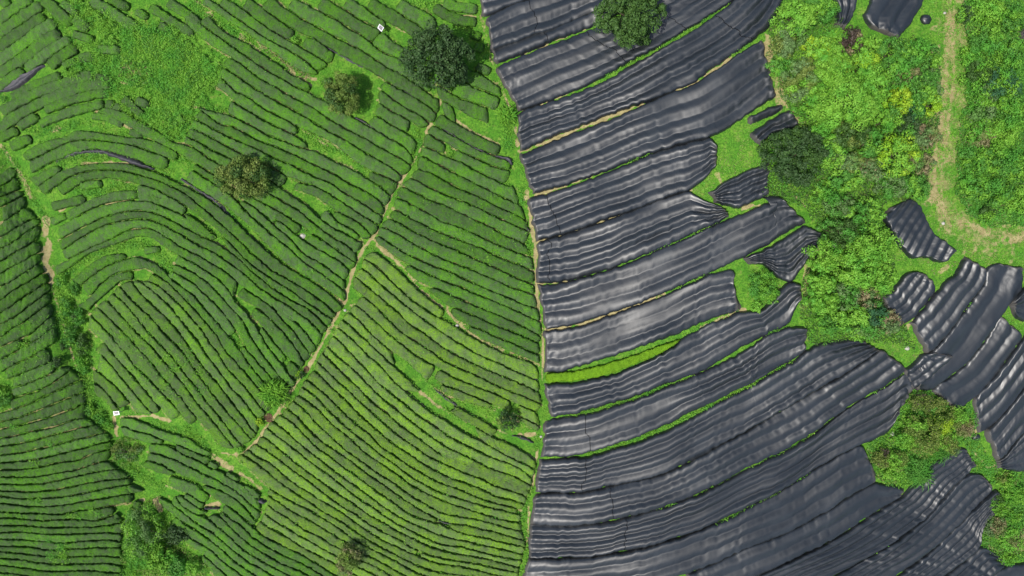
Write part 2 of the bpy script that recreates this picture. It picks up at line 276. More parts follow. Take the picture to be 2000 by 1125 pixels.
for row in """
d0 a1 -40,665 0,640 60,600
d1 a1 -40,715 0,695 60,650 115,620
d2 a1 -40,845 0,820 60,785 150,710
d3 a1 -40,935 0,920 90,890 180,850
d4 a1 -40,1040 0,1020 130,960 230,895
d5 a2 -40,220 0,190 110,105 240,20
d6 a2 -40,335 0,315 150,220 350,115
d7 a2 -40,455 0,435 150,340 380,185
d8 a2 -40,575 0,550 150,460 350,340
d9 a2 -40,690 0,670 150,590 390,455
d10 a2 -40,820 0,800 100,745 240,660 360,575
d11 a2 -40,965 0,940 100,850 230,775 430,655
d12 a2 -40,1080 10,1050 150,960 250,880 470,755
d13 a3 -40,185 0,160 120,110 250,10 a2 470,845
d14 a3 -40,310 30,270 140,190 250,140 310,80 a2 480,955
d15 a3 -40,410 0,385 130,330 270,280 360,210 510,75
d16 a3 -40,545 0,520 150,430 250,360 350,325 430,260 540,180
d17 a3 -40,660 0,640 150,550 300,490 430,400 550,330
d18 a3 -40,735 90,700 270,620 430,560 600,470
d19 a3 -40,845 150,780 330,720 480,660 590,580
d20 a3 -40,940 110,890 340,830 500,750 600,680 700,600
d21 a3 -40,1040 100,1010 250,960 380,900 520,830 680,760 800,700
d22 a4 -40,635 0,615 170,580 330,520 480,460 700,370 820,325
d23 a4 -40,700 0,690 200,650 390,600 550,550 700,500 830,440
d24 a4 -40,788 0,780 130,760 330,710 560,660 700,600 830,580
d25 a4 -40,865 0,860 200,830 400,780 600,730 760,680 930,650
d26 a4 -40,950 0,945 200,925 400,880 600,830 800,780 1020,725
d27 a4 -40,1025 0,1020 160,1005 280,1000 400,975 600,930 800,880 1085,803
d28 a4 -40,1090 0,1090 200,1090 400,1065 500,1030 760,1000 900,930 1095,878
d29 a5 -40,160 0,160 240,160 400,155 520,125 760,90 900,30 1040,5
d30 a5 -40,224 0,225 200,235 400,225 600,185 800,140 950,105 1150,82
d31 a5 -40,293 0,295 250,305 430,300 650,265 800,230 1000,195 1275,165
d32 a5 -40,345 70,355 240,378 420,367 600,360 750,330 900,300 1100,260 1280,235
d33 a5 -40,410 20,415 200,440 450,450 650,430 800,400 1000,370 1200,330 1410,300
d34 a5 -40,500 120,510 300,515 430,515 600,530 720,490 840,485 1010,455 1290,408
d35 a5 -40,560 0,560 100,555 250,575 430,585 600,575 830,575 880,595 980,580 1110,525
d36 a5 -40,630 0,630 200,635 380,640 490,660 700,645 880,650 1050,630 1210,600
d37 a5 -40,706 0,705 180,695 400,715 600,720 800,715 1000,705 1190,715
d38 a5 -40,764 0,765 200,770 400,785 600,805 770,790 900,780 1050,770 1170,795
d39 a5 -40,834 0,835 280,840 440,870 550,875 660,860 850,855 1000,850 1180,850
d40 a5 -40,882 0,885 200,905 400,930 500,940 680,940 850,935 1000,930 1190,945
d41 a5 -40,953 0,955 220,970 390,1000 560,1015 760,1005 950,1005 1100,1005 1190,1035
d42 a5 -40,1015 20,1020 250,1050 470,1080 650,1080 800,1070 950,1080 1190,1100
d43 a5 -40,1090 0,1095 150,1105 250,1125 500,1165 800,1160 1190,1175
d44 a5 -40,1160 0,1165 250,1195 500,1230 1190,1245
l0 a3 925,860 1040,930 1095,1035
l1 a3 895,722 1000,790 1100,920 1168,992
l2 a3 900,590 1060,710 1250,910 1330,1040
l3 a3 920,410 1060,540 1250,770 1490,1055
l4 a3 850,205 1000,330 1140,500 1320,700 1500,920 1670,1110
l5 a3 865,55 1060,260 1300,550 1500,760 1700,960 1845,1155
l6 a3 935,-15 1150,190 1250,300 1420,480 1590,690 1780,900 b4 50,0 140,110 220,200 372,382
l7 a2 1030,920 1110,1000 a3 1280,200 1480,390 1640,570 b3 0,770 130,950 b4 180,0 330,180 492,392
l8 a2 1090,850 1250,1000 a3 1400,190 1560,370 1700,510 b3 0,650 110,780 250,970 b4 290,0 430,190 562,352
l9 a2 1160,780 1300,950 1490,1120 a3 1600,250 1750,400 b3 0,460 130,650 260,830 b4 390,0 540,160 655,302
l10 a2 1280,735 1330,820 1420,910 1640,1120 a3 1700,190 b3 0,320 150,550 290,700 410,850 b4 520,0 610,120 705,245
l11 a2 1370,750 1550,890 1700,1040 b3 0,170 130,330 220,470 340,630 450,780 600,940 715,1105
l12 a2 1430,740 1550,790 1750,970 b3 0,30 170,220 250,350 320,430 370,530 470,660 600,790 720,950 800,1040
l13 a2 740,1000 900,870 960,790 1120,665 1300,640 1420,620 1550,700 1680,790 b2 0,920 b3 80,0 190,130 280,230 350,330 370,390 500,540 640,690 760,840 850,960
g3 a2 850,1040 950,940 1060,840 1180,740 1290,735
g4 a2 680,740 850,590 1000,500 1150,470 1230,480
l14 a2 780,790 900,690 1030,600 1180,535 1300,505 1400,515 1550,590 1660,720 b2 0,820 100,890 180,1000 b3 350,180 440,300 540,410 620,540 700,650 790,750 900,880
n7 a2 1670,645 1850,740 b2 120,790 180,860 280,940 b3 330,0 440,140 520,250 600,410 700,520 800,630 900,750 980,830
n6 a2 1690,570 1850,640 b2 110,680 230,760 330,860 430,980 b3 580,140 640,280 760,460 870,600 950,700 1045,805
n5 a2 540,700 700,600 860,480 1020,420 1180,370 1330,310 1460,310 1560,380 1680,465 1850,550 b2 120,580 200,640 330,720 430,830 465,890 480,940 570,1010 630,1090 b3 730,230 800,370 970,580 1000,640 1090,720
n5m b3 640,85 750,180 850,310 930,410 1000,480 1030,510 1130,600
n5b b2 500,880 600,960 700,1000 840,1110 b3 910,190 1000,280 1080,390 1175,545
n4 a2 520,605 830,440 1080,330 1250,240 1450,225 1550,270 1700,370 1850,460 b2 150,500 300,590 370,630 480,720 600,830 750,920 880,1020 b3 960,130 1060,220 1160,370 1235,465
n4f b2 920,1040 b3 1110,160 1180,240 1290,390
n3 a2 590,450 870,270 1050,190 1250,140 1450,140 1600,200 1800,310 b2 170,410 330,490 510,620 620,700 700,790 850,890 1000,980 b3 1180,100 1240,150 1345,275
n2 a2 560,350 800,220 980,130 1200,60 1400,50 1600,110 1800,220 b2 170,310 270,350 370,410 520,510 650,640 770,740 930,860 1080,950 b3 1190,0 1300,90 1395,195
n1 a2 560,210 700,130 980,5 a1 1200,960 1450,960 1650,1040 b2 0,110 120,190
p4a a1 600,910 830,760 1050,740 1280,780 1500,840 1680,930 1820,1020
p4 a1 600,910 830,760 1050,740 1280,780 1500,840 1680,930 1820,1020 b2 150,130 250,190 330,260 440,370 560,500 680,610 800,690 930,770 1060,850 1200,960 b3 1280,0 1380,90 1450,110
w4 b2 0,60 150,170 300,300 420,420 560,560 700,690
n2a b2 0,220 170,310 270,350
p3 a1 430,900 700,710 900,660 1150,655 1300,690 1550,760 1800,880 b2 140,0 240,80 360,190 520,330 640,460 760,560 850,640 980,710 1100,780 1240,870 1380,970 1480,1060
p2 a1 350,830 580,660 800,600 1070,585 1250,595 1550,695 1750,790 b1 180,910 300,990 b2 330,20 460,120 580,240 740,380 830,470 950,570 1130,680 1300,780 1450,890 1550,1000
c3u a1 270,740 400,670 560,600
c3l a1 350,830 460,760 590,670
c2l a1 290,710 450,605 560,560 720,490 900,455 1010,465 1200,510 1450,610 1600,660
p2u b1 0,770 180,870 320,960 b2 390,0 510,110 640,225 780,370 870,460 970,555 1140,665 1310,765 1460,872 1565,960
c1u a1 190,510 350,400 650,320 720,260 900,280 1150,320 1350,345 1500,370 1620,420 1740,500
p1 a1 270,580 480,470 700,370 900,360 1100,390 1350,430 1500,490 1660,550 1790,610 b1 80,650 200,740 300,800 480,930 560,1020 b2 550,0 620,80 760,210 920,340 1040,440 1150,550 1270,630 1400,720 1565,835
q2a b1 40,560 100,590 230,670 400,790 560,950
q1a b1 560,950 670,1010 b2 800,120 870,190
q1 b1 560,950 670,1010 b2 800,120 920,240 1050,335 1090,400 1200,510 1310,550 1500,690 1562,745
q1c b2 880,140 980,190 1080,290 1250,400 1340,450 1540,560 1605,640
q2 a1 930,90 1100,150 1190,210 1300,270 1390,330 1500,370 1740,500 b1 100,590 230,670 500,830 700,950 810,1000 b2 950,80 1090,170 1160,210 1250,280 1400,380 1530,470 1685,572
q3 a1 1000,45 1130,60 1250,110 1450,230 1560,290 1700,395 1850,410 2000,520 b1 310,590 500,700 700,820 900,930 1000,990 1120,1050 b2 1200,130 1330,230 1480,340 1600,400 1665,475
q4 b1 0,310 60,350 150,390 280,470 490,570 700,680 890,800 1000,870 1050,910 1180,990 b2 1300,110 1420,210 1560,270 1640,320 1745,375
q4a b1 1380,1040 b2 1430,80 1500,180 1640,230 1745,345
q4b b1 1050,850 1280,920 1380,1000 1480,1060 b2 1640,130 1760,220 1835,305
q5a b1 50,240 200,310 380,410 550,500 700,570 860,640 1000,720
q5 b1 50,240 200,310 380,410 550,500 700,570 860,640 950,690 1100,770 1270,810 1400,880 1580,1000 b2 1700,80 1905,205
q6 b1 90,150 250,240 400,320 550,390 700,450 870,540 1000,590 1150,660 1300,740 1430,780 1520,860 1700,960 1935,1112
q7 b1 150,60 300,180 390,235 450,215 570,290 720,370 880,430 1030,490 1200,570 1330,640 1460,700 1540,750 1650,810 1800,880 1900,950 1955,1025
q8 b1 100,40 250,80 440,120 580,190 680,240 780,310 960,370 1100,430 1200,460 1300,480 1420,550 1560,610 1720,690 c1 130,770 270,860 320,915
q9 b0 300,845 400,910 490,1000 b1 620,80 740,150 850,210 960,260 1040,300 1160,370 1225,430
q10 b0 330,740 430,820 480,890 640,950 b1 690,0 780,70 900,120 1000,180 1130,250 1240,300 1350,350 1420,380 1500,440 1700,600 1850,680 c1 270,720 385,783
q10b b1 1560,500 1700,600 1850,680 c1 270,720 385,783
q11 b0 360,640 500,730 600,810 720,880 830,950 930,1000 b1 1070,80 1180,140 1280,200 1380,270 1480,320 1600,380 1730,470 1860,540 1960,600 c1 270,600 380,680 425,725
q12 b0 0,220 100,310 200,400 290,460 420,540 550,620 650,690 740,770 900,850 1040,940 1180,1000 b1 1320,90 1400,150 1550,240 1700,320 1860,400 1950,460 c1 440,560 525,620
q13 b0 0,90 100,160 160,230 260,310 350,370 470,460 600,550 730,640 820,700 960,770 1080,850 1200,890 1250,930 1400,1000 1510,1070 b1 1680,155 1800,230 2000,350 c1 400,400 480,460 530,525
e0 b0 220,140 290,200 350,280 430,330 560,390 660,440 740,510 880,590 1000,690 1070,740 1180,780 1235,835
e1 b0 130,20 300,110 450,230 600,310 730,420 850,490 1000,600 1130,700 1275,735
e2 b0 200,-40 260,0 380,80 500,170 620,250 760,350 900,430 1000,480 1150,570 1305,695
e3 b0 380,-40 440,0 580,90 690,180 800,260 920,340 1050,410 1200,490 1320,560 1405,625
e4 b0 620,-40 680,0 800,110 900,180 1040,270 1110,320 1270,370 1400,470 1530,540 1700,630 1830,700 c0 300,810 430,880 560,960 680,1030 770,1110
e5 b0 830,-40 890,0 980,70 1120,160 1300,260 1500,370 1700,470 1830,560 c0 290,660 450,740 580,830 700,920 790,975
e6 b0 1070,-40 1130,0 1250,70 1400,150 1550,230 1700,330 1800,390 c0 230,510 400,570 600,720 720,840
e7 b0 1350,-40 1420,0 1550,80 1700,180 1880,270 c0 225,300
e8 b0 1600,-40 1670,0 1780,80 1880,160 c0 280,210 430,290 480,320 600,420
e7b c0 225,300 340,400 480,500 600,600
e9 c0 140,-30 190,0 320,80 420,140 560,230 700,330
e10 c0 420,-30 480,20 560,70 640,80 740,170 820,220 900,280
q14 b1 1850,110 2000,200 c1 300,210 450,280 570,390
q15 c0 190,985 330,1090 c1 330,90 430,140 520,190 600,250
q16 c0 200,860 350,980 480,1060 c1 580,110 660,170 705,215
r0 c0 1060,660 1200,720 1320,800 1392,860
r1 c0 980,770 1080,820 1200,870 1300,910 1395,955
r2 c0 760,820 830,860 970,950 1100,1000 1250,1040 1330,1085
r3 c0 770,930 840,1000 960,1060 1060,1120 c1 1100,140 1250,200 1340,260
r4 c1 800,100 940,190 1050,260 1200,330 1395,415
r5 c1 720,215 800,250 960,340 1130,440 1300,510 1490,575
r6 c1 660,290 830,390 1000,480 1190,560 1330,630 1490,665
r7 c1 620,420 720,460 860,520 1000,580 1150,670 1300,740 1550,845
r8 c1 600,510 790,610 960,700 1120,780 1260,850 1450,950 1590,1010
r9 c1 560,645 720,690 870,780 1010,850 1200,930 1350,1010 c2 1450,60 1580,110 1645,165
r10 c1 510,725 640,800 780,870 900,920 1100,1000 1230,1060 c2 1400,140 1560,210 1665,262
r11 c1 410,805 570,890 700,960 860,1010 c2 1000,80 1150,150 1300,220 1450,310 1630,385
r12 c1 360,915 470,970 600,1040 c2 680,80 820,170 960,205 1100,270 1240,330 1400,410 1550,460 1700,512
r13 c2 340,35 450,90 540,150 640,190 750,250 860,290 980,340 1150,400 1290,470 1400,520 1560,580 1715,652
r14 c2 290,125 420,190 540,260 700,340 830,400 980,450 1120,520 1280,590 1450,670 1600,740 1715,782
r15 c2 210,205 380,280 500,360 640,430 740,490 880,550 980,590 1070,610 1200,680 1350,740 1500,810 1620,850 1725,882
r16 c2 180,295 330,390 450,470 600,540 730,600 870,640 1000,710 1100,750 1230,810 1400,880 1560,950 1680,1000 1750,1010
r17 c2 150,340 210,400 350,500 490,585 640,660 780,720 900,770 1000,800 1120,860 1270,920 1400,970 1560,1040 1650,1090 c3 1785,145
r18 c2 450,630 540,720 650,790 780,820 900,880 1040,940 1170,1000 1300,1050 c3 1450,110 1600,180 1700,240 1790,285
r19 c2 640,810 740,890 860,990 1000,1030 1200,1110 c3 1330,180 1480,230 1640,290 1760,355
r20 c2 860,1010 c3 930,110 1070,180 1180,210 1300,270 1450,330 1580,390 1680,440 1775,465
r21 c3 1050,220 1100,260 1250,340 1400,400 1560,470 1700,530 1765,565
s0 c2 130,450 240,510 340,590 430,680 550,800 690,910 840,1035
s1 c2 40,520 140,570 240,660 330,750 430,850 530,940 650,1020 800,1110 c3 850,130 950,190 1080,270 1200,350 1320,400 1500,480 1640,520 1755,595
s2 c2 20,610 130,690 210,780 340,880 460,980 550,1060 c3 560,60 660,140 780,220 900,300 1060,400 1200,480 1380,550 1540,630 1650,670 1765,725
s3 b2 1650,690 c2 80,790 200,890 300,980 400,1060 c3 420,90 520,180 640,250 780,360 900,440 1080,530 1230,600 1400,670 1600,750 1765,835
s4 b2 1640,800 1760,910 1900,1020 c2 290,1120 c3 380,210 480,290 600,360 720,440 860,540 1000,600 1180,680 1340,760 1500,830 1660,890 1795,955
s5 b2 1660,970 1760,1040 c3 130,110 280,250 430,370 560,470 650,520 800,610 950,700 1020,720 1150,780 1350,850 1500,930 1640,985 1740,1030
s5b c3 730,705 830,760 1000,820 1180,890 1320,960 1400,990 c4 1550,160 1680,210 1775,265
s5d c3 735,785 850,852 950,893 1100,945 1250,985 1345,1012
s5c c3 1380,1130 c4 1450,170 1560,215 1660,270 1750,320
s6 b2 1600,1040 1700,1120 b3 1810,240 c3 200,330 330,440 420,500 520,590 640,700 760,800 850,880 960,970 1090,1040 1250,1120 c4 1320,280 1450,340
s7 b3 1530,110 1640,200 1730,290 c3 100,350 220,460 340,570 480,700 600,820 740,940 900,1040 1050,1120 c4 850,100 1000,200 1150,280 1350,390 1530,460 1650,530 1735,610
s8 b3 1490,190 1600,280 1730,400 c3 90,470 200,560 300,680 420,790 540,890 660,990 760,1060 c4 800,170 920,260 1080,350 1250,430 1390,520 1550,600 1680,660 1740,695
s9 b3 1440,270 1540,350 1640,470 1750,580 c3 100,640 200,750 320,840 440,940 560,1040 c4 600,170 760,270 900,370 1050,450 1200,520 1340,580 1500,640 1600,690 1695,775
s10 b3 1390,370 1490,480 1620,580 1760,720 c3 130,790 270,920 400,1020 c4 350,90 480,190 620,300 770,410 880,480 1000,530 1100,580 1180,620 1300,685 1500,740 1695,845
s11 b3 1340,440 1480,580 1600,690 c3 0,790 110,910 250,1020 c4 250,110 380,230 530,340 680,450 780,520 900,580 1000,610 1130,650 1220,670
s12 b3 1290,520 1400,630 1490,720 1640,850 c4 0,10 180,170 300,280 400,370 520,440 680,560 820,620 960,690 1120,750 1250,790 1300,840 1450,880 1645,955
s12f c4 1290,790 1370,778 1450,785 1580,850 1680,905
s13 b3 1260,610 1360,700 1450,800 1560,890 c4 0,140 100,230 230,340 330,430 480,520 600,610 750,700 900,770 1060,820 1180,870 1300,930 1420,970 1500,980 1635,1030
s14 b3 1180,700 1270,760 1390,860 1480,960 c4 0,265 110,340 220,470 350,550 480,640 650,740 800,820 960,870 1100,930 1250,990 1400,1030 1530,1060 1585,1090
s15 b3 1140,770 1270,860 1380,980 b4 1500,100 c4 0,370 90,430 200,530 350,630 440,700 560,790 650,830 740,890 840,920 950,960 1100,1010 1300,1060 1590,1130
s16 b3 1100,850 1230,940 b4 1310,0 1380,90 1470,170 1600,270 c4 0,465 100,550 200,610 300,680 420,760 510,840 650,910 c5 840,400 1000,450 1180,510 1300,550 1450,590 1580,602
s17 b3 1060,910 1130,970 b4 1170,0 1240,80 1340,180 1460,290 1600,420 c4 0,580 130,680 230,750 340,810 430,890 560,970 c5 640,410 760,490 870,530 1000,550 1180,580 1300,610 1450,660 1595,692
s18 b3 990,980 b4 1010,0 1100,60 1200,180 1300,280 1400,350 1550,450 c5 0,60 110,150 230,220 350,310 470,390 600,480 700,530 780,575 880,610 960,622 1060,630 1190,660 1350,700 1480,740 1625,777
s19 b4 935,45 1070,140 1170,250 1300,380 1420,460 1560,570 c5 0,160 90,230 200,320 330,400 450,490 560,550 720,600 850,640 950,680 1030,720 1160,740 1300,770 1450,810 1600,830 1640,855
s20 b4 855,110 970,190 1060,270 1190,390 1340,500 1480,610 1600,700 c5 0,265 130,360 240,440 350,520 470,590 600,640 720,700 830,740 960,770 1090,790 1180,820 1350,850 1450,880 1605,918
s21 b4 795,170 930,280 1080,390 1220,510 1400,630 1550,750 c5 0,370 120,440 240,530 360,610 500,680 620,740 730,790 850,825 1000,840 1170,890 1350,930 1500,960 1605,976
s22 b4 745,260 830,300 950,410 1100,530 1260,650 1400,750 1560,860 c5 0,455 130,550 280,620 400,700 550,765 650,820 800,870 950,910 1150,935 1300,970 1575,1047
s23 b4 695,335 830,420 960,520 1090,620 1240,720 1400,850 1560,960 c5 0,540 120,630 260,710 400,770 480,830 600,890 750,940 880,970 1000,985 1130,1000 1300,1040 1565,1097
s24 b4 615,385 720,470 860,530 960,640 1100,740 1240,830 b5 1390,420 1560,520 c5 0,625 130,710 220,770 350,830 480,890 580,930 700,980 860,1020 1000,1030 1150,1070 1300,1110 1560,1150
s25 b4 565,435 700,520 820,610 900,690 1010,770 1120,840 1250,920 b5 1370,510 1550,600 c5 0,715 150,810 260,870 400,930 500,990 640,1050 800,1095 1000,1115 1300,1160
s26 b4 505,465 600,570 700,650 800,740 900,820 1000,870 1120,940 b5 1190,460 1330,550 1490,650 1600,730 c5 0,800 170,880 300,950 450,1030 560,1090 720,1150
s27 b5 795,328 930,410 1050,500 1200,570 1320,640 1450,720 1600,810 c5 0,895 140,950 280,1020 400,1090 500,1150
s28 b5 805,428 920,510 1060,590 1180,680 1320,740 1450,830 1600,890 c5 0,975 130,1010 250,1080 360,1150
s29 b5 775,505 850,570 970,640 1100,720 1250,800 1370,870 1520,950 c5 0,1040 150,1105 250,1160
s30 b5 745,585 800,640 900,690 1020,760 1150,840 1280,910 1440,990 1700,1130
t3 a5 1370,40 1450,90 1560,130 1700,150 1800,190 1900,220 b5 250,340 350,400 470,470 560,550 640,620 720,690 780,750 900,800 1040,870 1150,920 1280,1000 1400,1070 1520,1150
t4 a5 1630,245 1760,300 1870,340 1960,410 b5 270,450 370,500 470,580 570,650 650,740 740,800 860,870 1000,940 1150,1000 1390,1150
t5 a5 1770,350 1860,410 1940,470 b5 250,500 350,540 430,630 520,720 590,780 680,850 800,920 920,990 1060,1050 1270,1150
t6 a5 1710,340 1730,390 1800,460 1900,520 b5 200,550 300,620 400,710 480,780 550,850 650,920 800,1010 1080,1150
t8 a5 1530,345 1640,390 1760,490 b5 80,580 120,610 240,690 340,760 440,850 540,930 640,1000 740,1050 900,1150
t9 a5 1590,460 1700,540 1830,630 b5 140,690 270,790 370,870 470,970 600,1060 740,1150
t10 a5 1660,610 1740,660 1830,740 b5 150,810 260,870 340,960 430,1030 580,1130
t11 a5 1740,745 1810,790 1880,860 b5 200,930 330,1050 420,1130
t12 b5 160,960 230,1040 300,1140
u1 a4 1165,580 1260,575 1400,630 1480,660 1600,710 1740,750 1860,790 b4 120,340 240,410
u2 a4 1155,660 1210,665 1300,710 1450,740 1560,790 1740,850 1850,890 b4 130,430 255,472
u2b b4 250,490 420,600 560,680 690,790 735,840
u3 a4 1195,757 1320,790 1430,830 1600,840 1700,880 1800,950 b4 100,480 240,570 350,600 430,670 560,730 660,820 725,885
t1 a4 1440,915 1600,950 1750,1010 b4 0,540 130,600 290,670 380,730 500,790 600,880 700,980 745,1003
t2 a4 1420,1000 1560,1030 1660,1090 b4 0,660 80,690 170,730 300,770 450,840 560,920 640,1010 705,1095
""".strip().split('\n'):
    k, v = row.split(' ', 1); q = P(v)
    if 1100 < q[-1, 1] < 1165 and q[-1, 0] < 990 and k[0] in 'stl': q = np.concatenate([q, q[-1:]+(q[-1]-q[-2])/np.hypot(*(q[-1]-q[-2]))*70])
    if -3 < q[0, 1] < 9 and k[0] in 'eqc': q = np.concatenate([q[:1]-(q[1]-q[0])/np.hypot(*(q[1]-q[0]))*35, q])
    LINES[k] = q
r0 = np.random.default_rng(3)
for k_, q_ in LINES.items():
    n_ = len(q_)
    for a_ in range(0, n_-1, 2):
        if k_[0] in 'rsqednlpt' and r0.uniform() < 0.75: DIRT.append((2.4, r0.uniform(0.3, 0.8), q_[a_:a_+3]))
uc = np.concatenate([-np.geomspace(34000, 70, 14), np.arange(-60, 2061, 3.0), 2000+np.geomspace(70, 34000, 14)])
vc = np.concatenate([-np.geomspace(34000, 70, 14), np.arange(-60, 1186, 3.0), 1125+np.geomspace(70, 34000, 14)])
UU, VV = np.meshgrid(uc, vc, indexing='ij')
gx, gy, gz = XY(UU, VV, 0.0)
far = (np.abs(UU-1000) > 2600) | (np.abs(VV-560) > 2300)
dirt = np.zeros(UU.shape)
for hw, st, s in DIRT:
    hw = hw*0.72 if isinstance(s, str) and st >= 0.6 and hw < 6.5 and 'R' not in s else hw
    pl = P(s) if isinstance(s, str) else s; mn = pl.min(0)-hw*3; mx = pl.max(0)+hw*3
    i0, i1 = np.searchsorted(uc, [mn[0], mx[0]]); j0, j1 = np.searchsorted(vc, [mn[1], mx[1]])
    if i1 <= i0 or j1 <= j0: continue
    x = UU[i0:i1, j0:j1]; y = VV[i0:i1, j0:j1]; d = np.full(x.shape, 1e9)
    for a, b in zip(pl[:-1], pl[1:]):
        e = b-a; t = np.clip(((x-a[0])*e[0]+(y-a[1])*e[1])/max(e@e, 1e-6), 0, 1)
        d = np.minimum(d, np.hypot(x-a[0]-t*e[0], y-a[1]-t*e[1]))
    d = d + (vn(x/7., y/7., 11)-0.5)*hw*1.2 + (vn(x/19., y/19., 12)-0.5)*hw*1.5
    w = st*sm((1.6-d/hw)/1.2)*(0.62+0.6*vn(x/15., y/15., 13))
    dirt[i0:i1, j0:j1] = np.maximum(dirt[i0:i1, j0:j1], w)
dark_side = sm((UU-40)/60.)
nx, ny = UU.shape
inn = (UU > -60) & (UU < 2060) & (VV > -60) & (VV < 1185)
gz = gz + np.where(inn, (vn(UU/5., VV/5., 21)-0.5)*0.10, 0)
gm, t, b = mat('ground_soil'); p = wpos(t)
at = t.nodes.new('ShaderNodeAttribute'); at.attribute_name = 'dirt'
g1 = mixc(t, ramp(t, noise(t, p, 0.55, 5.0, 0.65), 0.36, 0.64), (0.062, 0.20, 0.016), (0.125, 0.28, 0.026))
g1 = mixc(t, ramp(t, noise(t, p, 4.0, 4.0, 0.7), 0.35, 0.70), g1, (0.035, 0.105, 0.012))
g1 = mixc(t, math2(t, 'MULTIPLY', ramp(t, noise(t, p, 1.1, 4.0, 0.7), 0.55, 0.75), 0.7), g1, (0.20, 0.22, 0.06))
dd = mixc(t, ramp(t, noise(t, p, 1.6, 5.0, 0.7), 0.3, 0.7), (0.215, 0.182, 0.080), (0.34, 0.295, 0.145))
fac = ramp(t, math2(t, 'ADD', at.outputs['Fac'], math2(t, 'MULTIPLY', math2(t, 'SUBTRACT', noise(t, p, 2.2, 4.0, 0.7), 0.5), 0.9)), 0.30, 0.62)
t.links.new(mixc(t, fac, g1, dd), b.inputs['Base Color']); b.inputs['Roughness'].default_value = 0.9; b.inputs['Specular IOR Level'].default_value = 0.1
bp = t.nodes.new('ShaderNodeBump'); bp.inputs['Strength'].default_value = 0.8; bp.inputs['Distance'].default_value = 0.12
t.links.new(noise(t, p, 7.0, 5.0, 0.7), bp.inputs['Height']); t.links.new(bp.outputs[0], b.inputs['Normal'])
fg = grid(nx, ny)[:, ::-1]
ground = mesh('ground', np.stack([gx, gy, gz], -1).reshape(-1, 3), fg, gm, attr={'dirt': dirt.ravel()})
ground['kind'] = 'structure'

# ================================================================= TEA HEDGES
def seq(p, n): return ' '.join(f'{p}{i}' for i in range(n))
# block: (landmark phrase, material, chains of neighbouring gap lines)
BLOCKS = [
 ('tea hedge beyond the weedy ditch, {o} from the top of that strip', M_TEA, [seq('d', 45)]),
 ('tea hedge inside the ditch bend, {o} out from the lower panel', M_TEA_MID, [seq('l', 14)]),
 ('tea hedge arching over the weedy bend, {o} out from its pointed middle', M_TEA, ['g3 l13', 'g4 l14', 'l13 l14 n7 n6 n5', 'n5 n5m n5b', 'n5b n4', 'n4 n4f', 'n4f n3', 'n4 n3 n2', 'n5 n4', 'n2 n1', 'n2 p4', 'n2a w4', 'n1 p4a', 'p4 p3 p2', 'c3l c3u']),
 ('tea hedge above the long black strip, {o} up from it', M_TEA, ['p2u p1', 'c2l p1', 'p1 c1u', 'p1 q2a', 'p1 q1 q1c q2', 'q1a q2', 'q2 q3 q4', 'q4 q5a', 'q4 q4a q4b q5', 'q5 q6 q7 q8', 'q8 q9 q10', 'q8 q10b', 'q10 q11 q12 q13', 'q13 e0']),
 ('tea hedge under the top edge, {o} up from the footpath', M_TEA, ['q13 q14 q15 q16 e4', 'e1 e2 e3 e4 e5 e6 e7 e8 e9 e10', 'e6 e7b']),
 ('tea hedge between footpath and black sheets, {o} down from the dark conifer', M_TEA, [seq('r', 22)]),
 ('tea hedge sweeping below the path fork, {o} down from the fork', M_TEA_LOW, ['s0 s1 s2 s3 s4 s5 s5b s5c', 's5b s5d', 's5 s6 s7 s8 s9 s10 s11 s12 s13', 's10 s12f', 's10 s12', 's12f s12', ' '.join(f's{i}' for i in range(13, 31)), 's30 t3']),
 ('tea hedge below the lower dirt strip, {o} down from the panel', M_TEA, ['u1 u2 u3 t1 t2 t3 t4 t5 t6 t8 t9 t10 t11 t12', 'u2b u3']),
]
SINGLES = """
20 p 0,9 14,-2
22 p -6,38 0,34 30,13 56,-6
22 p -6,67 0,62 40,33 79,7
21 p -6,93 0,88 45,57 85,30
22 p -6,120 0,115 45,85 70,64 105,43
22 p -6,146 0,141 45,113 85,80 115,64
20 p 47,134 75,115 105,92 134,75
21 p 94,129 120,107 146,91
15 p -6,172 0,167 20,150 43,137
14 p 121,131 146,116
17 p 150,113 180,109
16 p 139,64 180,78
17 p 188,95 232,97
21 p 82,-5 110,22 136,45
16 p 117,2 135,14 146,27
20 p 140,33 156,44 169,57
20 p 173,-3 215,22 240,38 266,55
16 p 212,-4 232,6 249,14
14 p 262,20 285,32
17 p 290,12 330,38 358,55 375,64
15 p 308,47 328,56
17 p 325,3 350,18 372,32 390,48
16 p 20,191 60,167 116,146
20 p 0,219 20,206 70,180 130,160 179,145
14 p 182,148 213,157
20 p -6,255 0,249 30,226 75,201 120,183 165,167 214,163
17 p 85,215 125,198 165,187 206,180
16 p 33,249 50,238 71,226
17 p 75,243 90,235 140,216 200,202
17 p 203,203 222,205
17 p -6,270 0,267 32,254
20 p 18,287 57,269
13 p 176,225 205,228 236,243
15 p 238,190 255,205 275,224
15 p 262,195 288,203
14 p 220,205 237,212
14 p 250,256 276,264
14 p 154,363 196,358
16 p 98,404 163,388
14 p 97,434 127,420
17 p 128,424 180,396 220,383 266,379
12 p 284,381 317,394
13 p 345,225 358,240
17 p 350,230 352,232
19 c0 830,20 950,60 1160,85
19 c0 730,60 860,150 1000,200 1150,205
17 c0 1090,320 1190,360
16 c0 1130,450 1220,470
17 c0 1150,640 1280,700
18 c0 240,430 330,450 430,520
15 b4 560,770 640,800 720,870
14 a5 1290,420 1370,440
12 a5 1100,540 1150,570
14 p 280,490 310,486
"""
SINGLE_HOME = ['wedge', 'stub']
